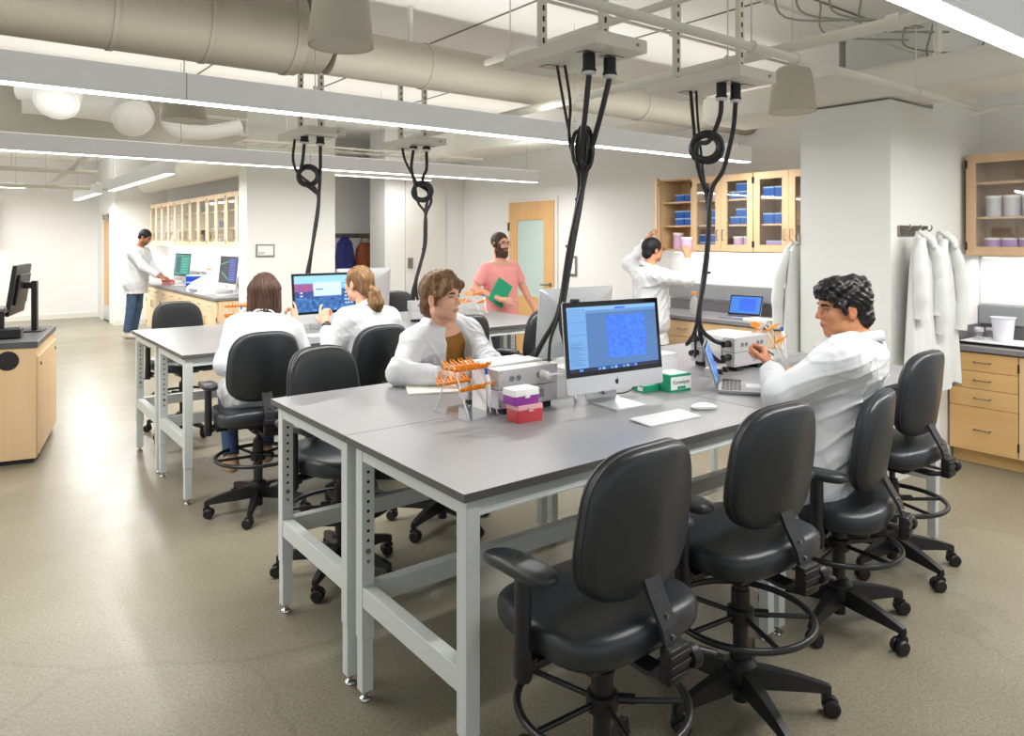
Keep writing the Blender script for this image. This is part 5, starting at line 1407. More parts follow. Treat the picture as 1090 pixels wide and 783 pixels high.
def head_sdf(S, c, Rm, sc=1, ears=True, jaw=1.0, beard=0, mouth=0, nose=1.0):
    L = lambda x,y,z: np.array(c)+Rm@np.array([x,y,z])*sc
    E = lambda p,r,k=.012,op='u': S.ell(L(*p), np.array(r)*sc, Rm, k*sc, op)
    C = lambda a,b,ra,rb,k=.01: S.cone(L(*a), L(*b), ra*sc, rb*sc, k*sc)
    E((0,-.012,.030),(.074,.094,.084),.01)
    E((0,.030,-.020),(.058,.060,.080),.02)
    E((0,.040,-.062),(.048*jaw,.044,.046),.022)
    E((0,.062,-.098),(.022*jaw,.020,.018),.02)
    E((0,.0,-.055),(.056*jaw,.055,.045),.02)
    for s_ in (-1,1):
        E((s_*.038,.058,-.022),(.022,.022,.022),.022)
        E((s_*.050*jaw,.012,-.068),(.018,.028,.022),.022)
        C((s_*.012,.086,.026),(s_*.044,.072,.026),.010,.009,.016)
    for s_ in (-1,1): E((s_*.031,.096,.004),(.017,.018,.012),.014,'s')
    for s_ in (-1,1):
        E((s_*.031,.0745,.004),(.0145,.0135,.0125),.003)
        if ears:
            E((s_*.076,-.006,-.008),(.010,.019,.032),.006); E((s_*.086,-.002,-.004),(.006,.010,.018),.004,'s')
    C((0,.086,.018),(0,.104*(.9+.1*nose),-.020),.0075,.0105*nose,.010)
    E((0,.106,-.026),(.011,.011,.009),.006)
    for s_ in (-1,1): E((s_*.012,.093,-.029),(.008,.010,.007),.006)
    E((0,.086,-.056),(.024,.011,.0055),.005); E((0,.085,-.066),(.021,.011,.0065),.005)
    S.cone(L(-.022,.098,-.061), L(.022,.098,-.061), .0035*sc+.002*mouth, .0035*sc+.002*mouth, .003, 's')
    return L
def face_col(v, c, Rm, sc, skin, lips=(176,96,88), brow=(60,44,34), iris=(60,50,40), beard=None, stubble=0):
    q = ((v-np.array(c))@Rm)/sc
    col = np.tile(np.array(s2l(skin)), (len(v),1))
    x, y, z = q[:,0], q[:,1], q[:,2]; front = (y > .05)
    near = (np.abs(x) < .1)&(y > -.12)&(y < .14)&(z > -.14)&(z < .13)
    # warm ears, cheeks, nose
    warm = np.clip(1-np.minimum(np.hypot((np.abs(x)-.042)/.022,(z+.03)/.022), np.minimum(np.hypot(x/.014,(z+.024)/.014), np.hypot((np.abs(x)-.078)/.02,(z+.008)/.035))),0,1)*near
    col = col*(1-.35*warm[:,None])+np.array(s2l(tuple(np.array(skin)*np.array([.98,.80,.78]))))*.35*warm[:,None]
    lp = front&near&((x/.0235)**2+((z+.061)/.0095)**2 < 1)&(y > .075); col[lp] = s2l(lips)
    ax = np.abs(x)
    ew = front&near&(((ax-.031)/.0135)**2+((z-.004)/.0040)**2 < 1); col[ew] = s2l(tuple(np.array(skin)*.75))
    ir = front&near&(np.hypot(ax-.031, (z-.004)*1.1) < .0050); pass
    lid = front&near&(((ax-.031)/.0155)**2+((z-.0055)/.0068)**2 < 1)&~ew&(z > .004); col[lid] = s2l(tuple(np.array(skin)*.42))
    br = front&near&(np.abs(z-(.0235+.10*(ax-.02)*(ax<.034)-.25*np.maximum(ax-.036,0))) < .0048-.05*np.maximum(ax-.03,0))&(ax > .012)&(ax < .050); col[br] = s2l(brow)
    if stubble:
        sb = near&(y > .0)&(z < -.045)&~lp; col[sb] = col[sb]*(1-stubble)+np.array(s2l((70,54,44)))*stubble
    if beard:
        bd = near&(y > -.01)&((z < -.040-.35*np.maximum(ax-.02,0)*0)|((ax > .052)&(z < .01)))&(y > -.01)&~((ax < .022)&(z > -.068)&(z < -.054))
        col[bd] = s2l(beard)
    return col
def hand_sdf(S, wrist, fdir, pnorm, side, curl=(.6,.6,.6,.6), thumb=.5, sc=1, spread=.06, r=1.0):
    """fdir: direction of the fingers, pnorm: direction the palm faces, side +1: thumb lies on +(fdir x pnorm)"""
    f = unit(fdir); n = np.array(pnorm, float); n = unit(n-f*(n@f)); t = np.cross(f, n)*side
    w = np.array(wrist, float); A = lambda a,b,c: w+(f*a+t*b+n*c)*sc
    for b_ in (-.030,-.011,.009,.028): S.cone(A(.012,b_*.62,0), A(.088,b_,0), .0125*sc, .0105*sc, .012*sc)
    S.cone(A(.02,.020,.006), A(.045,.034,.008), .014*sc, .012*sc, .012*sc)
    S.cone(A(-.03,0,0), A(.02,0,0), .024*sc*.95, .021*sc, .015*sc)
    Ls = [(.028,.043,.026,.021,.0088),(.009,.048,.030,.022,.0090),(-.011,.045,.028,.021,.0086),(-.030,.034,.021,.019,.0076)]
    for i,(b_,l1,l2,l3,rr) in enumerate(Ls):
        a0 = A(.088,b_,0); sp = b_*spread*18*.1
        ang = 0; p = a0; rr *= r*sc
        for j,(l,cu) in enumerate(((l1,.9),(l2,1.15),(l3,.8))):
            ang += curl[i]*cu
            d = unit(f*math.cos(ang)+n*math.sin(ang)+t*sp*math.cos(ang)*(1 if j==0 else .5))
            q = p+d*l*sc; S.cone(p, q, rr*(1-.08*j), rr*(.92-.08*j), .003*sc); p = q
    p = A(.030,.036,.010); d1 = unit(f*.75+t*.65+n*(.2+.5*thumb)); q = p+d1*.040*sc; S.cone(p, q, .0118*sc, .0098*sc, .006*sc)
    d2 = unit(f*(1.0)+t*(.35-.7*thumb)+n*(.15+.8*thumb)); S.cone(q, q+d2*.030*sc, .0098*sc, .0078*sc, .003*sc)

def face_parts(root, H_, Rh, sc, base, look):
    fc = look.get('face', {}); L = lambda x,y,z: V(np.array(H_)+Rh@np.array([x,y,z])*sc)-V(base)
    me_ = mat('eye_colours', (200,190,180), .25, spec=.5, attr='Col')
    def ey(x, z): return .0745+.0135*math.sqrt(max(.02, 1-((x-.031)/.0145)**2-((z-.004)/.0125)**2))
    for s in (-1,1):
        b = MB(); cols = []; nx, nz = 22, 12
        for i in range(nx+1):
            for j in range(nz+1):
                a = -1+2*i/nx; x = .031+a*.0122; hh = .0046*(1-abs(a)**2.2)+.0001; z = .004+(-1+2*j/nz)*hh*(.8 if j < nz/2 else 1)
                b.v.append(tuple(L(s*x, ey(x,z)+.0012, z)))
                d = math.hypot(x-.031, z-.0042)
                cols.append(s2l((18,14,12)) if d < .0024 else (s2l(fc.get('iris',(60,50,40))) if d < .0056 else s2l((205,196,188))))
        for i in range(nx):
            for j in range(nz): q = i*(nz+1)+j; b.f.append((q,q+1,q+nz+2,q+nz+1)); b.mi.append(0)
        o = b.build('eye', me_, root, smooth=True)
        a_ = o.data.color_attributes.new('Col','FLOAT_COLOR','POINT'); a_.data.foreach_set('color', np.concatenate([np.array(cols), np.ones((len(cols),1))],1).astype(np.float32).ravel())
        b = MB(); pts = []; rr_ = []
        for i in range(15):
            a = -1+2*i/14; x = .031+a*.0138; z = .004+.0050*(1-abs(a)**2.2); pts.append(L(s*x, ey(x,z)+.0018, z)); rr_.append(.0004+.0009*(1-a*a))
        b.tube(pts, rr_, 6); b.build('eyelashes', mat('lash_dark', (40,28,24), .6), root)
        b = MB(); pts = []; rr_ = []
        for i in range(15):
            q = i/14; x = .011+.040*q; z = .0225+.0065*math.sin(q*2.3)-.003*q; y = .0895-.35*max(0,x-.018)**1.25-1.6*max(0,x-.03)**2; pts.append(L(s*x, y, z)); rr_.append(.0012+.0030*math.sin(PI*min(1,.18+q*.80))**.8)
        b.tube(pts, rr_, 6); b.build('eyebrow', mat('brow_'+look['id'], fc.get('brow',(60,44,34)), .8), root, smooth=True)
def bbox(pts, m): a = np.array(pts, float); return a.min(0)-m, a.max(0)+m
TORSO = [(-.12,.150,.105,.0),(-.05,.165,.115,.0),(.05,.152,.108,.005),(.18,.142,.100,.008),(.32,.160,.108,.008),(.42,.165,.104,0),(.47,.120,.085,-.005),(.515,.062,.062,-.008),(.54,.054,.056,-.006)]
def scale_table(T, off, sc, lo=None, hi=None, sw=1.0):
    out = []
    for h,a,b,o in T:
        if lo is not None and h*sc < lo: continue
        if hi is not None and h*sc > hi: continue
        out.append((h*sc, a*sw+off, b*sw+off, o))
    return out
def build_person(label, base, J, look, vox=.0055, vbody=.006):
    root = thing('person', label, 'person', base)
    P_, N_ = np.array(J['pelvis'],float), np.array(J['neck'],float)
    up = N_-P_; L = np.linalg.norm(up); Rt = frame(J['fwd'], up); ts = L/.50; sw = look.get('sw',1.0)
    H_ = np.array(J['head'],float); Rh = frame(J['look'], J.get('headup',(0,0,1))); hs = look.get('hs',1.0)
    sh = {s: N_+Rt@np.array([s*look.get('shw',.168),-.005,-.062])+np.array(J.get('sho',{}).get(s,(0,0,0))) for s in (-1,1)}   # s=+1 right side of the person
    hp = {s: P_+Rt@np.array([s*.085,.0,-.02]) for s in (-1,1)}
    el, wr, kn, an = J['elbow'], J['wrist'], J['knee'], J['ankle']
    fl = J['toe']
    allp = [P_,N_,H_,*sh.values(),*el.values(),*wr.values(),*kn.values(),*an.values()]
    lo, hi = bbox(allp, .22)
    lo[2] = max(lo[2], -.02)
    S = Sdf(lo, hi, look.get('vbody', vbody))
    # --- body
    S.loft(P_, Rt, scale_table(TORSO, 0, ts, sw=sw), .02)
    S.cone(N_-Rt[:,2]*.02, H_+Rh@np.array([0,-.018,-.06])*hs, .056*sw*look.get('nk',1), .052*sw*look.get('nk',1), .03)
    for s in (-1,1):
        S.cone(N_+Rt@np.array([s*.05,0,-.03]), sh[s], .05*sw, .052*sw, .03)
        S.cone(sh[s], el[s], .048*sw, .038*sw, .02); S.cone(el[s], wr[s], .038*sw, .025*sw, .012)
        S.cone(hp[s], kn[s], .078*sw, .052*sw, .02); S.cone(kn[s], an[s], .050*sw, .034*sw, .015)
    Lf = head_sdf(S, H_, Rh, hs, jaw=look.get('jaw',1), mouth=look.get('mouth',0), nose=look.get('nose',1))
    for s in (-1,1):
        hd = J['hand'][s]; hand_sdf(S, wr[s], hd['f'], hd['n'], hd.get('side', 1), hd.get('curl',(.5,)*4), hd.get('thumb',.4), sc=look.get('hand',1.0))
    colfn = lambda v: face_col(v, H_, Rh, hs, look['skin'], **look.get('face',{}))
    if look.get('eyes', True): face_parts(root, H_, Rh, hs, base, look)
    S.mesh('person_body', skin_mat('skin_'+look['id'], look['skin']), root, base, colfn, smooth_it=1)
    # --- trousers and shoes
    if look.get('trousers'):
        lo2, hi2 = bbox([*hp.values(),*kn.values(),*an.values(),P_], .16); lo2[2] = max(lo2[2],0.0)
        T = Sdf(lo2, hi2, .009)
        T.loft(P_, Rt, scale_table(TORSO, .010, ts, hi=.12, sw=sw), .02)
        for s in (-1,1):
            T.cone(hp[s], kn[s], .088*sw, .064*sw, .03)
            a = np.array(kn[s]); b = np.array(an[s]); T.cone(a, b-(b-a)*.06, .064*sw, .052*sw, .02, flat=2)
        T.wrinkle(.006, 38, 4)
        T.mesh('trousers', mat('cloth_'+look['id']+'_legs', look['trousers'], .85, mix=tuple(int(c*.86) for c in look['trousers']), mscale=14, bump=.1, bscale=300), root, base)
    for s in (-1,1):
        a = np.array(an[s]); f_ = unit(list(fl[s])+[0]) if len(fl[s]) == 2 else unit(fl[s])
        lo3, hi3 = bbox([a+f_*.18, a-f_*.09, a-np.array([0,0,.08])], .07); T = Sdf(lo3, hi3, .007)
        z = np.array([0,0,1])
        T.cone(a-f_*.03-z*.035, a+f_*.06-z*.042, .036, .040, .02); T.cone(a+f_*.06-z*.042, a+f_*.145-z*.052, .040, .030, .02); T.cone(a, a-z*.03, .042, .044, .02)
        sl, G = T.region(lo3, hi3); T.f[sl] = np.maximum(T.f[sl], (a[2]-.078)-G[2]+0*G[0]+0*G[1])
        T.mesh('shoe', mat('shoe_'+look['id'], look.get('shoe',(200,190,170)), .6), root, base)
    # --- tee or shirt
    if look.get('shirt'):
        sm_ = look['shirt']
        T = Sdf(*bbox([P_,N_,*sh.values(),*[np.array(sh[s])+(np.array(el[s])-sh[s])*.8 for s in (-1,1)]], .24), look.get('vcloth',.007))
        T.loft(P_, Rt, scale_table(TORSO, (.006 if look.get('coat') else .012)+look.get('belly',0), ts, lo=sm_.get('hem',-.10), hi=.49*ts, sw=sw), .02)
        for s in (-1,1):
            e_ = np.array(sh[s])+(np.array(el[s])-sh[s])*sm_.get('sleeve',.6)
            q_ = 0 if look.get('coat') is None else .008
            T.cone(N_+Rt@np.array([s*.06,0,-.035]), sh[s], .054-q_, .060-q_*1.5, .02)
            T.cone(sh[s], e_, (.060-q_)*sw, (.058-q_)*sw, .02, flat=1)
        T.cone(N_+Rt@np.array([0,.015,-.03]), N_+Rt@np.array([0,.02,.05]), .061, .058, .01, 's')
        T.wrinkle(.006, 30, 7)
        so = T.mesh('shirt', mat('cloth_'+look['id']+'_shirt', sm_['rgb'], .85, bump=.08, bscale=300), root, base)
        if sm_.get('collar'):
            b = MB()
            for s in (-1,1):
                pts = [N_+Rt@np.array([s*x,y,z]) for x,y,z in ((.0,-.062,.035),(.05,-.035,.03),(.062,.02,.01),(.045,.065,-.02),(.02,.082,-.045))]
                b.ring([[tuple(p), tuple(p+Rt@np.array([s*.006,.004,.004])), tuple(p+Rt@np.array([s*.022,.012,-.035])), tuple(p+Rt@np.array([s*.014,.008,-.035]))] for p in pts])
            b.build('shirt_collar', MATS['cloth_'+look['id']+'_shirt'], so, loc=-V(base), smooth=60)
    # --- lab coat
    if look.get('coat'):
        ct = look['coat']; o_ = ct.get('off',.026)
        pts = [P_,N_,*sh.values(),*el.values(),*wr.values()]+([*kn.values()] if ct.get('lap') else [])
        lo4, hi4 = bbox(pts, .24); 
        if ct.get('skirt'): lo4[2] = min(lo4[2], ct['skirt']-.03)
        T = Sdf(lo4, hi4, look.get('vcloth',.007))
        hem = -.14*ts
        T.loft(P_, Rt, [(h,a+ (.0 if h > .3 else .012),b+(.0 if h > .3 else .012),o) for h,a,b,o in scale_table(TORSO, o_, ts, hi=.52*ts, sw=sw)], .02)
        for s in (-1,1):
            T.cone(N_+Rt@np.array([s*.055,-.005,-.036]), sh[s], .062, .066*sw, .05); T.cone(N_+Rt@np.array([s*.03,-.01,-.02]), N_+Rt@np.array([s*.09,-.005,-.045]), .052, .050, .03)
            T.cone(sh[s], el[s], .067*sw, .062*sw, .07)
            a = np.array(el[s]); b = np.array(wr[s]); cz = ct.get('cuff',.03)
            T.cone(a, b-unit(b-a)*cz, .062*sw, .046*sw, .025, flat=1)
        if ct.get('hump'): T.ell(P_+Rt@np.array([0,-.055-ct['hump'],.36*ts]), (.19,.10,.17), Rt, .06)
        if ct.get('lap'):
            for s in (-1,1):
                a = hp[s]; b = np.array(kn[s]); e_ = a+(b-a)*ct['lap']
                T.cone(a, e_, .105, .088, .05, flat=1)
            T.cone(hp[-1], hp[1], .12, .12, .05)
        for fl_ in ct.get('flaps',()):
            T.cone(fl_[0], fl_[1], fl_[2], fl_[3], .05)
        if ct.get('skirt'):
            z1 = P_[2]; z0 = ct['skirt']; fwd2 = V((Rt[0,1],Rt[1,1],0)).normalized(); Rs = frame(fwd2, (0,0,1))
            T.loft((P_[0],P_[1],z1), Rs, [(z0-z1,.215,.165,.0),(-.15,.195,.150,0),(0,.178,.135,0),(.15,.165,.125,0)], .04)
        # neck opening
        T.cone(N_+Rt@np.array([0,.004,.035]), N_+Rt@np.array([0,.03,.12]), .058*sw, .075, .008, 's')
        if ct.get('open'):
            w = ct['open']
            pv = [N_+Rt@np.array([0,.16,.04]), N_+Rt@np.array([0,.16,-.38])]
            T.cone(N_+Rt@np.array([0,.115,.03]), N_+Rt@np.array([0,.135,-.42]), w*1.1, w, .01, 's')
        T.wrinkle(ct.get('fold',.010), ct.get('fsc',48), ct.get('seed',3), ct.get('stretch',(1,1,.6)))
        co = T.mesh('lab_coat', M_coat, root, base, smooth_it=2)
        # collar
        b = MB()
        op = ct.get('open',0)
        n_ = 28; loops = []
        for i in range(n_+1):
            q = -1+2*i/n_; an_ = q*PI*.83; bk = (1+math.cos(an_))/2
            r0 = .060*sw; x, y = r0*math.sin(an_), -r0*1.02*math.cos(an_)-.004
            zt = -.004+.070*bk; ox, oy = math.sin(an_), -math.cos(an_)
            fl = .030+.010*(1-bk)
            prof = [(0,zt-.05*bk-.01),(0,zt),(.006,zt+.002),(.012,zt-.004),(.012+fl*.55,zt-.034),(.009+fl*.55,zt-.038),(.007,zt-.03)]
            loops.append([tuple(N_+Rt@np.array([x+ox*dr, y+oy*dr, z])) for dr, z in prof])
        b.ring(loops)
        if op:
            for s in (-1,1):
                loops = []
                for i in range(9):
                    q = i/8; x = .052+.016*q; y = .066+.060*q; z = -.035-.20*q; wd = .050*math.sin(PI*min(1,.25+q*.75))+.004
                    loops.append([tuple(N_+Rt@np.array(p)) for p in ((s*x,y,z),(s*(x+.004),y+.012,z+.002),(s*(x+wd),y+.002-.25*wd,z-.002),(s*(x+wd),y-.006-.25*wd,z-.004))])
                b.ring(loops)
        b.build('coat_collar', M_coat, co, loc=-V(base), smooth=70)
    return root, dict(H=H_, Rh=Rh, L=Lf, S=hs, N=N_, Rt=Rt, base=base)
def hair_mat(id_, c0, c1, st=(60,60,6), rough=.55):
    m = mat('hair_'+id_, c0, rough, spec=.3, mix=c1, mscale=1.0, mstretch=st, bump=.35, bscale=1.5)
    return m
def hair(info, id_, c0, c1, shapes, cuts, vox=.0045, groove=None, st=(60,60,6), name='hair', smooth_it=1, rough=.55):
    H, Rh, sc = info['H'], info['Rh'], info['S']
    L = lambda p: H+Rh@np.array(p)*sc
    pts = []; 
    for s_ in shapes:
        if s_[0] == 'e': pts += [L(s_[1])+max(s_[2])*sc, L(s_[1])-max(s_[2])*sc]
        else: pts += [L(s_[1])+.05, L(s_[2])+.05, L(s_[1])-.05, L(s_[2])-.05]
    T = Sdf(*bbox(pts, .02), vox)
    for s_ in shapes:
        if s_[0] == 'e': T.ell(L(s_[1]), np.array(s_[2])*sc, Rh, s_[3] if len(s_) > 3 else .015)
        else: T.cone(L(s_[1]), L(s_[2]), s_[3]*sc, s_[4]*sc, s_[5] if len(s_) > 5 else .012)
    for s_ in cuts:
        if s_[0] == 'e': T.ell(L(s_[1]), np.array(s_[2])*sc, Rh, .006, 's')
        else: T.cone(L(s_[1]), L(s_[2]), s_[3]*sc, s_[4]*sc, .006, 's')
    if groove:
        m = np.abs(T.f) < .03; I = np.argwhere(m); p = ((I*T.h+T.lo)-H)@Rh/sc
        T.f[m] += groove(p).astype(np.float32)
    return T.mesh(name, hair_mat(id_, c0, c1, st, rough), bpy.data.objects[info['root']], info['base'], smooth_it=smooth_it)
def person(*a, **k):
    r_, info = build_person(*a, **k); info['root'] = r_.name; return r_, info
A = np.array

# woman with loose brown hair, seen from behind
base = (1.50,4.40,0)
r1_, i1 = person('woman with loose brown hair in white lab coat, pointing at the screen', base, dict(
    pelvis=(1.48,4.40,.70), neck=(1.56,4.57,1.11), head=(1.585,4.615,1.275), fwd=(.25,.97,0), look=(.35,.93,-.08),
    elbow={1:A((1.80,4.50,.865)), -1:A((1.30,4.50,.86))}, wrist={1:A((1.80,4.655,1.065)), -1:A((1.42,4.74,.95))},
    knee={1:A((1.64,4.78,.665)), -1:A((1.40,4.78,.665))}, ankle={1:A((1.60,4.62,.27)), -1:A((1.37,4.58,.26))},
    toe={1:(.1,1), -1:(0,1)}, hand={1:dict(f=(.15,.55,.75), n=(-.6,.6,-.3), side=-1, curl=(.12,.95,1.1,1.2), thumb=.2), -1:dict(f=(.4,.9,0), n=(0,0,-1), side=-1, curl=(.3,)*4)}),
    dict(id='a', skin=(226,168,140), hs=.97, sw=.92, shw=.150, trousers=(62,84,120), shoe=(196,160,130), coat=dict(lap=.75, seed=3, fold=.011), face={}))
def strand(p): a = np.arctan2(p[:,0], -p[:,1]); return .0022*np.sin(a*34+3*np.sin(p[:,2]*22))+.0015*np.sin(a*71+1.3)
hair(i1, 'a', (92,66,52), (52,36,30), [('e',(0,-.012,.030),(.088,.108,.098)),('c',(-.055,-.045,.02),(-.066,-.05,-.115),.048,.040,.03),('c',(.055,-.045,.02),(.066,-.05,-.115),.048,.040,.03),('c',(0,-.075,.02),(0,-.070,-.13),.062,.050,.03),('c',(.07,.01,.0),(.078,.02,-.09),.026,.018,.02),('c',(-.07,.01,.0),(-.078,.02,-.09),.026,.018,.02)],
     [('e',(0,.105,-.02),(.062,.07,.10)),('c',(-.12,-.03,-.205),(.12,-.03,-.205),.05,.05)], groove=strand)
# woman with ponytail
base = (2.15,4.28,0)
r2_, i2 = person('woman with a light brown ponytail in white lab coat, dark watch on her wrist', base, dict(
    pelvis=(2.15,4.28,.70), neck=(2.165,4.35,1.15), head=(2.125,4.385,1.315), fwd=(-.12,.99,0), look=(-.35,.92,-.12),
    elbow={-1:A((1.90,4.33,.89)), 1:A((2.42,4.40,.88))}, wrist={-1:A((1.935,4.47,1.055)), 1:A((2.35,4.66,.95))},
    knee={1:A((2.25,4.66,.665)), -1:A((2.02,4.66,.665))}, ankle={1:A((2.24,4.52,.42)), -1:A((2.02,4.52,.42))},
    toe={1:(.1,1), -1:(0,1)}, hand={-1:dict(f=(.0,.45,.85), n=(.8,.5,-.2), side=1, curl=(.35,.95,1.1,1.2), thumb=-.3), 1:dict(f=(-.3,.9,0), n=(0,0,-1), side=1, curl=(.3,)*4)}),
    dict(id='b', skin=(230,176,146), hs=.98, sw=.95, shw=.160, trousers=(50,52,60), coat=dict(lap=.75, seed=14, fold=.006), face={}))
def sweep(p): return .0020*np.sin(p[:,0]*150+np.sin(p[:,1]*30)*2+p[:,2]*40)+.0014*np.sin(p[:,0]*310+p[:,2]*60)
hair(i2, 'b', (148,112,74), (92,64,42), [('e',(0,-.012,.030),(.083,.104,.094)),('e',(0,-.06,-.02),(.066,.052,.06)),('c',(0,-.105,-.035),(.005,-.13,-.06),.026,.030,.01),('c',(.005,-.13,-.06),(.012,-.138,-.125),.040,.052,.02),('c',(.012,-.138,-.125),(.016,-.13,-.215),.048,.022,.02)],
     [('e',(0,.10,-.03),(.064,.07,.105)),('e',(.085,.0,-.02),(.02,.022,.036)),('e',(-.085,.0,-.02),(.02,.022,.036)),('c',(-.09,.03,-.11),(.09,.03,-.11),.045,.045)], groove=sweep, st=(50,50,10))
tie = MB(); tie.torus(.027, .008, 22, 8, M=Matrix(np.vstack([np.hstack([i2['Rh'], (i2['H']+i2['Rh']@A((0,-.118,-.045))).reshape(3,1)]), [0,0,0,1]]).tolist()) @ Matrix.Rotation(R(55),4,'X'))
tie.build('hair_tie', M_rubber, r2_, loc=-V(base), smooth=True)
def wrist_band(root, base, a, b, m, name='wrist_watch'):
    a = V(a); b = V(b); w_ = MB(); q = (b-a).to_track_quat('Z','Y').to_matrix().to_4x4(); M_ = Matrix.Translation(b-(b-a).normalized()*.012) @ q
    w_.lathe([(.027,-.010),(.031,-.009),(.031,.009),(.027,.010)], 24, M=M_); w_.box(-.014,.014,.027,.036,-.016,.016, M=M_, bev=.002); w_.build(name, m, root, loc=-V(base), smooth=35)
wrist_band(r2_, base, (1.90,4.33,.89), (1.935,4.47,1.055), M_plastic)

# man in brown tee under an open lab coat
base = (2.2,3.40,0)
r3_, i3 = person('young man with open white lab coat over a brown shirt, leaning on the bench', base, dict(
    pelvis=(2.11,3.42,.70), neck=(2.03,3.21,1.175), head=(1.965,3.13,1.315), fwd=(.12,-.99,0), look=(.42,-.90,-.03), headup=(-.03,.0,1),
    elbow={1:A((1.70,3.08,.970)), -1:A((2.18,3.00,.975))}, wrist={1:A((1.85,2.90,.965)), -1:A((2.02,2.84,.965))},
    knee={1:A((2.10,3.03,.67)), -1:A((2.32,3.03,.67))}, ankle={1:A((2.12,3.16,.42)), -1:A((2.34,3.16,.42))},
    toe={1:(0,-1), -1:(.1,-1)}, hand={1:dict(f=(.75,-.62,.05), n=(0,0,-1), side=-1, curl=(.35,.4,.45,.5), thumb=.3), -1:dict(f=(-.9,-.2,.05), n=(0,0,-1), side=1, curl=(.4,)*4)}, sho={-1:(0,0,-.055), 1:(0,0,.0)}),
    dict(id='c', nk=.88, skin=(226,176,148), hs=1.0, sw=1.0, shw=.172, trousers=(60,60,66), shirt=dict(rgb=(146,98,34), sleeve=.4), coat=dict(open=.062, lap=.6, seed=12, fold=.014), vbody=.0045, vcloth=.006,
         face=dict(brow=(96,66,42), iris=(84,76,60), stubble=.16, lips=(190,116,104))))
def wavy(p): return .0022*np.sin(p[:,0]*95+p[:,1]*70+np.sin(p[:,2]*40)*1.5)+.0015*np.sin(p[:,0]*210-p[:,1]*120+p[:,2]*50)
hair(i3, 'c', (142,106,70), (78,54,36), [('e',(0,-.018,.040),(.086,.102,.092)),('e',(0,-.07,-.04),(.066,.045,.065)),('c',(.015,.05,.105),(.062,.085,.060),.032,.022,.02),('c',(.015,.05,.105),(-.05,.085,.062),.034,.022,.02),('c',(.062,.085,.060),(.078,.050,.020),.020,.013,.015),('c',(-.05,.085,.062),(-.078,.055,.022),.020,.013,.015),('c',(.076,.03,.02),(.078,.015,-.03),.017,.010,.01),('c',(-.076,.03,.02),(-.078,.015,-.03),.017,.010,.01),('e',(0,.0,.105),(.07,.075,.035),.02)],
     [('e',(0,.105,-.035),(.070,.062,.082)),('e',(.088,-.004,-.02),(.022,.022,.030)),('e',(-.088,-.004,-.02),(.022,.022,.030)),('c',(-.09,.0,-.125),(.09,.0,-.125),.04,.04)], groove=wavy, vox=.004, st=(110,110,40))

# man with curly black hair, in profile
base = (3.02,1.57,0)
r4_, i4 = person('man with curly black hair in white lab coat, seated in profile at the right', base, dict(
    pelvis=(2.965,1.695,.62), neck=(3.05,1.55,1.185), head=(2.985,1.585,1.315), fwd=(-.25,.97,0), look=(-.80,.60,-.02), headup=(-.06,.04,1),
    elbow={-1:A((2.72,1.715,.965)), 1:A((3.32,1.74,.985))}, wrist={-1:A((2.905,1.875,1.035)), 1:A((3.28,1.92,.965))},
    knee={1:A((3.10,1.98,.60)), -1:A((2.86,1.96,.60))}, ankle={1:A((3.06,1.88,.30)), -1:A((2.84,1.82,.28))},
    toe={1:(0,1), -1:(-.1,1)}, hand={-1:dict(f=(.25,.45,.8), n=(-.35,.75,-.4), side=1, curl=(1.0,1.15,1.25,1.3), thumb=.5), 1:dict(f=(-.75,.6,.15), n=(-.2,.1,-1), side=1, curl=(.5,.7,.8,.9), thumb=.3)}, sho={-1:(.0,.0,-.01),1:(0,0,-.01)}),
    dict(id='d', skin=(196,136,98), hs=1.0, sw=1.10, shw=.178, trousers=(186,172,148), shoe=(206,190,160), coat=dict(lap=.8, seed=21, fold=.010, fsc=40, off=.030, stretch=(1,1,.8),
         flaps=[((2.80,1.68,.62),(2.735,1.66,.42),.07,.035),((2.82,1.80,.62),(2.735,1.78,.44),.06,.035)]), vbody=.0045, vcloth=.006,
         face=dict(brow=(34,26,22), iris=(40,28,20), lips=(176,98,86), stubble=.06), mouth=.8))
def curls(p): 
    w = p+.008*np.sin(p[:,[1,2,0]]*60)
    return -.0055*np.abs(np.sin(w[:,0]*110+w[:,2]*60))*np.abs(np.sin(w[:,1]*85-w[:,2]*95))-.003*np.sin(w[:,2]*130+w[:,1]*90)+.003
hair(i4, 'd', (30,28,30), (14,13,15), [('e',(0,-.022,.042),(.088,.106,.094)),('e',(0,-.075,-.03),(.070,.050,.068)),('e',(0,.03,.098),(.072,.068,.040),.02),('e',(0,.075,.078),(.060,.034,.030),.02),('c',(.062,.07,.055),(.074,.048,.030),.018,.012,.012),('c',(-.062,.07,.055),(-.074,.048,.030),.018,.012,.012),('c',(.076,.028,.025),(.076,.018,-.022),.014,.007,.01),('c',(-.076,.028,.025),(-.076,.018,-.022),.014,.007,.01),('e',(0,-.06,.10),(.065,.06,.04),.02)],
     [('e',(0,.110,-.035),(.072,.062,.085)),('e',(.088,-.004,-.014),(.022,.021,.030)),('e',(-.088,-.004,-.014),(.022,.021,.030)),('c',(-.09,-.0,-.125),(.09,-.0,-.125),.042,.042)], groove=curls, vox=.004, st=(40,40,40), rough=.42)
pn = MB(); pn.cyl((2.905,1.86,1.095),(2.965,1.94,1.105), .004, n=10); pn.cyl((2.965,1.94,1.105),(2.975,1.953,1.1065), .004, .001, n=10)
tag(pn.build('ballpoint_pen', M_plastic, smooth=35), 'black pen held in the fist of the curly haired man', 'pen')

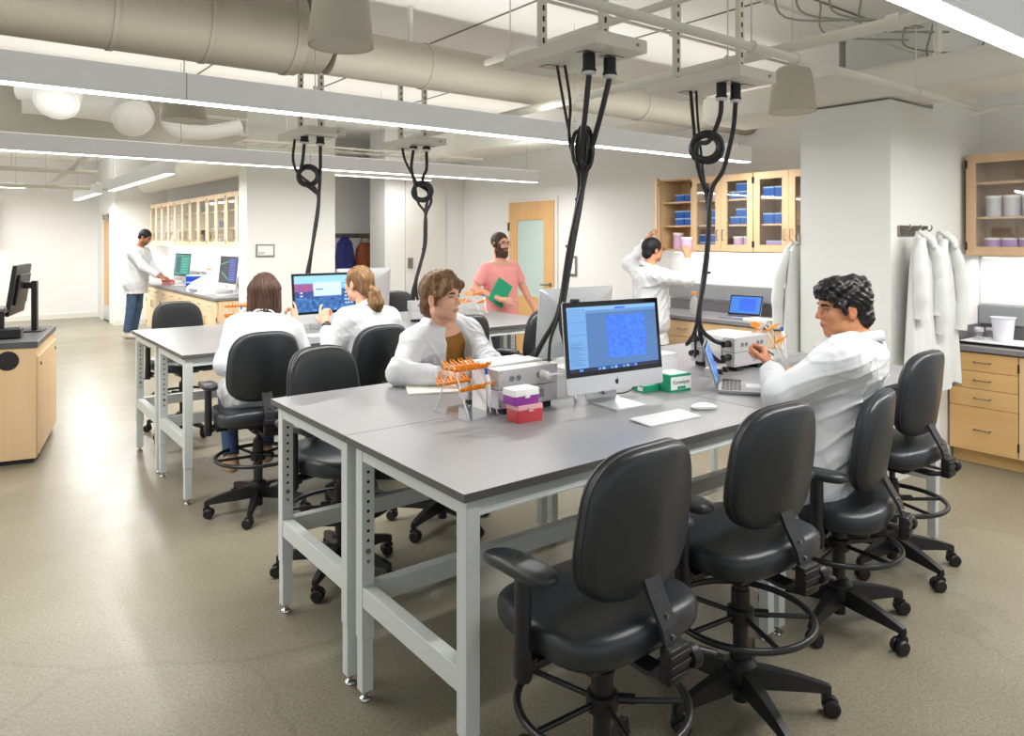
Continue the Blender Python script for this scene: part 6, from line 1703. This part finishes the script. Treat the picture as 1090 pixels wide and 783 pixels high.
# bearded man in pink
base = (4.52,6.05,0)
r5_, i5 = person('bearded man in pink short sleeved shirt and glasses carrying a green folder', base, dict(
    pelvis=(4.52,6.05,.875), neck=(4.50,6.03,1.37), head=(4.49,6.01,1.555), fwd=(.08,-.99,0), look=(.05,-.99,-.10),
    elbow={1:A((4.21,6.08,1.10)), -1:A((4.83,6.06,1.10))}, wrist={1:A((4.36,5.80,1.00)), -1:A((4.90,5.95,.86))},
    knee={1:A((4.44,5.93,.47)), -1:A((4.62,6.02,.47))}, ankle={1:A((4.44,5.98,.08)), -1:A((4.62,6.22,.10))},
    toe={1:(0,-1), -1:(.1,-1)}, hand={1:dict(f=(.85,-.25,-.15), n=(.1,1,.0), side=-1, curl=(.35,.4,.4,.5), thumb=.4), -1:dict(f=(.1,-.2,-1), n=(-1,0,0), side=1, curl=(.3,.35,.4,.4))}),
    dict(id='e', skin=(222,168,142), hs=1.02, sw=1.08, shw=.185, belly=.015, trousers=(74,78,92), shirt=dict(rgb=(240,158,154), sleeve=.72, hem=-.16, collar=True), vcloth=.008,
         face=dict(brow=(56,38,28), beard=(78,52,40))))
hair(i5, 'e', (84,62,48), (58,42,34), [('e',(0,-.016,.036),(.080,.099,.090))], [('c',(-.10,.03,-.055),(.10,.03,-.055),.045,.045),('e',(0,.100,-.02),(.082,.068,.088)),('e',(.085,-.0,-.03),(.02,.03,.04)),('e',(-.085,-.0,-.03),(.02,.03,.04)),('c',(-.09,-.03,-.10),(.09,-.03,-.10),.06,.06)], st=(40,40,30), vox=.005)
hair(i5, 'e', (66,46,36), (42,30,24), [('e',(0,.045,-.085),(.056,.050,.050)),('e',(0,.070,-.112),(.034,.030,.032))], [('e',(0,.10,-.018),(.060,.05,.040)),('e',(0,.112,-.062),(.022,.02,.006))], st=(60,60,60), vox=.005, name='beard')
def glasses(info, root, col=M_plastic):
    b = MB(); L = lambda x,y,z: V(info['H']+info['Rh']@A((x,y,z))*info['S'])
    for s in (-1,1):
        b.tube([L(s*.033+.022*math.cos(t_), .104-.1*abs(.022*math.cos(t_)*0), .004+.016*math.sin(t_)) for t_ in [2*PI*i/20 for i in range(20)]], .0016, 6, closed=True)
        b.tube([L(s*.055,.102,.008), L(s*.078,.07,.008), L(s*.082,.0,.004)], .0016, 6)
    b.tube([L(-.011,.106,.008), L(0,.110,.010), L(.011,.106,.008)], .0016, 6)
    b.build('eyeglasses', col, root, loc=-V(info['base']), smooth=True)
glasses(i5, r5_)
fo = MB(); fo.box(-.095,.095,-.006,.006,-.125,.125, bev=.002); f_ = tag(fo.build('green_folder', M_green, loc=(4.375,5.855,1.07)), 'green folder held against the pink shirt', 'folder'); f_.rotation_euler = (0,R(32),R(-4))

# man in lab coat reaching into the cabinet
base = (5.42,4.78,0)
r6_, i6 = person('dark haired man in a long white lab coat reaching up to the open wall cabinet', base, dict(
    pelvis=(5.40,4.80,.86), neck=(5.38,4.79,1.33), head=(5.42,4.775,1.50), fwd=(.92,-.35,0), look=(.93,-.30,.10),
    elbow={1:A((5.52,4.44,1.22)), -1:A((5.42,5.10,1.36))}, wrist={1:A((5.60,4.50,1.44)), -1:A((5.57,4.98,1.60))},
    knee={1:A((5.40,4.70,.45)), -1:A((5.42,4.90,.45))}, ankle={1:A((5.38,4.70,.08)), -1:A((5.40,4.92,.08))},
    toe={1:(.95,-.2), -1:(.95,-.1)}, hand={1:dict(f=(.05,.25,.97), n=(.6,.7,.0), side=-1, curl=(.75,.8,.8,.85), thumb=.7), -1:dict(f=(.3,-.2,.93), n=(.6,-.6,0), side=1, curl=(.7,.8,.9,1.0), thumb=.5)}),
    dict(id='f', skin=(204,146,110), hs=.98, sw=1.08, shw=.172, trousers=(60,62,70), shoe=(50,48,48), coat=dict(skirt=.60, seed=31, fold=.013, off=.034), vcloth=.009, vbody=.007, face=dict(brow=(30,24,22))))
hair(i6, 'f', (32,28,28), (18,16,16), [('e',(0,-.018,.036),(.085,.104,.094)),('e',(0,-.07,-.03),(.068,.045,.06))], [('e',(0,.105,-.03),(.075,.065,.095)),('e',(.088,-.0,-.02),(.022,.022,.03)),('e',(-.088,-.0,-.02),(.022,.022,.03)),('c',(-.09,-.01,-.115),(.09,-.01,-.115),.04,.04)], st=(40,40,20), vox=.005)
glasses(i6, r6_)
jar((5.66,4.56,1.475), 'pink lidded tub held up in the hand of the reaching man', M_pinkjar, M_white, .05, .15, jg)

# man in the corridor looking down
base = (2.40,13.5,0)
r7_, i7 = person('dark haired man in a lab coat and jeans looking down at the corridor counter', base, dict(
    pelvis=(2.55,13.55,.93), neck=(2.59,13.49,1.46), head=(2.66,13.41,1.635), fwd=(.80,-.60,0), look=(.70,-.55,-.55), headup=(.35,-.28,.9),
    elbow={1:A((2.58,13.19,1.17)), -1:A((2.78,13.60,1.17))}, wrist={1:A((2.80,13.06,1.0)), -1:A((2.90,13.38,1.0))},
    knee={1:A((2.46,13.47,.50)), -1:A((2.60,13.66,.50))}, ankle={1:A((2.40,13.48,.08)), -1:A((2.54,13.70,.08))},
    toe={1:(.8,-.6), -1:(.8,-.6)}, hand={1:dict(f=(.85,-.3,-.3), n=(0,0,-1), side=-1, curl=(.5,)*4), -1:dict(f=(.7,-.6,-.3), n=(0,0,-1), side=1, curl=(.5,)*4)}),
    dict(id='g', skin=(168,112,82), hs=1.0, sw=1.1, shw=.182, trousers=(70,96,130), shoe=(210,200,190), coat=dict(skirt=.72, seed=41, fold=.012, off=.034), vcloth=.01, vbody=.009, face=dict(brow=(24,20,18), stubble=.5)))
hair(i7, 'g', (28,25,25), (16,14,14), [('e',(0,-.018,.036),(.083,.102,.094)),('e',(0,-.065,-.02),(.066,.042,.055))], [('e',(0,.105,-.03),(.080,.070,.095)),('e',(.088,-.0,-.02),(.022,.022,.03)),('e',(-.088,-.0,-.02),(.022,.022,.03)),('c',(-.09,-.01,-.115),(.09,-.01,-.115),.045,.045)], st=(40,40,30), vox=.006)

r7_.location = (2.40-.12, 13.5-.35, 0)
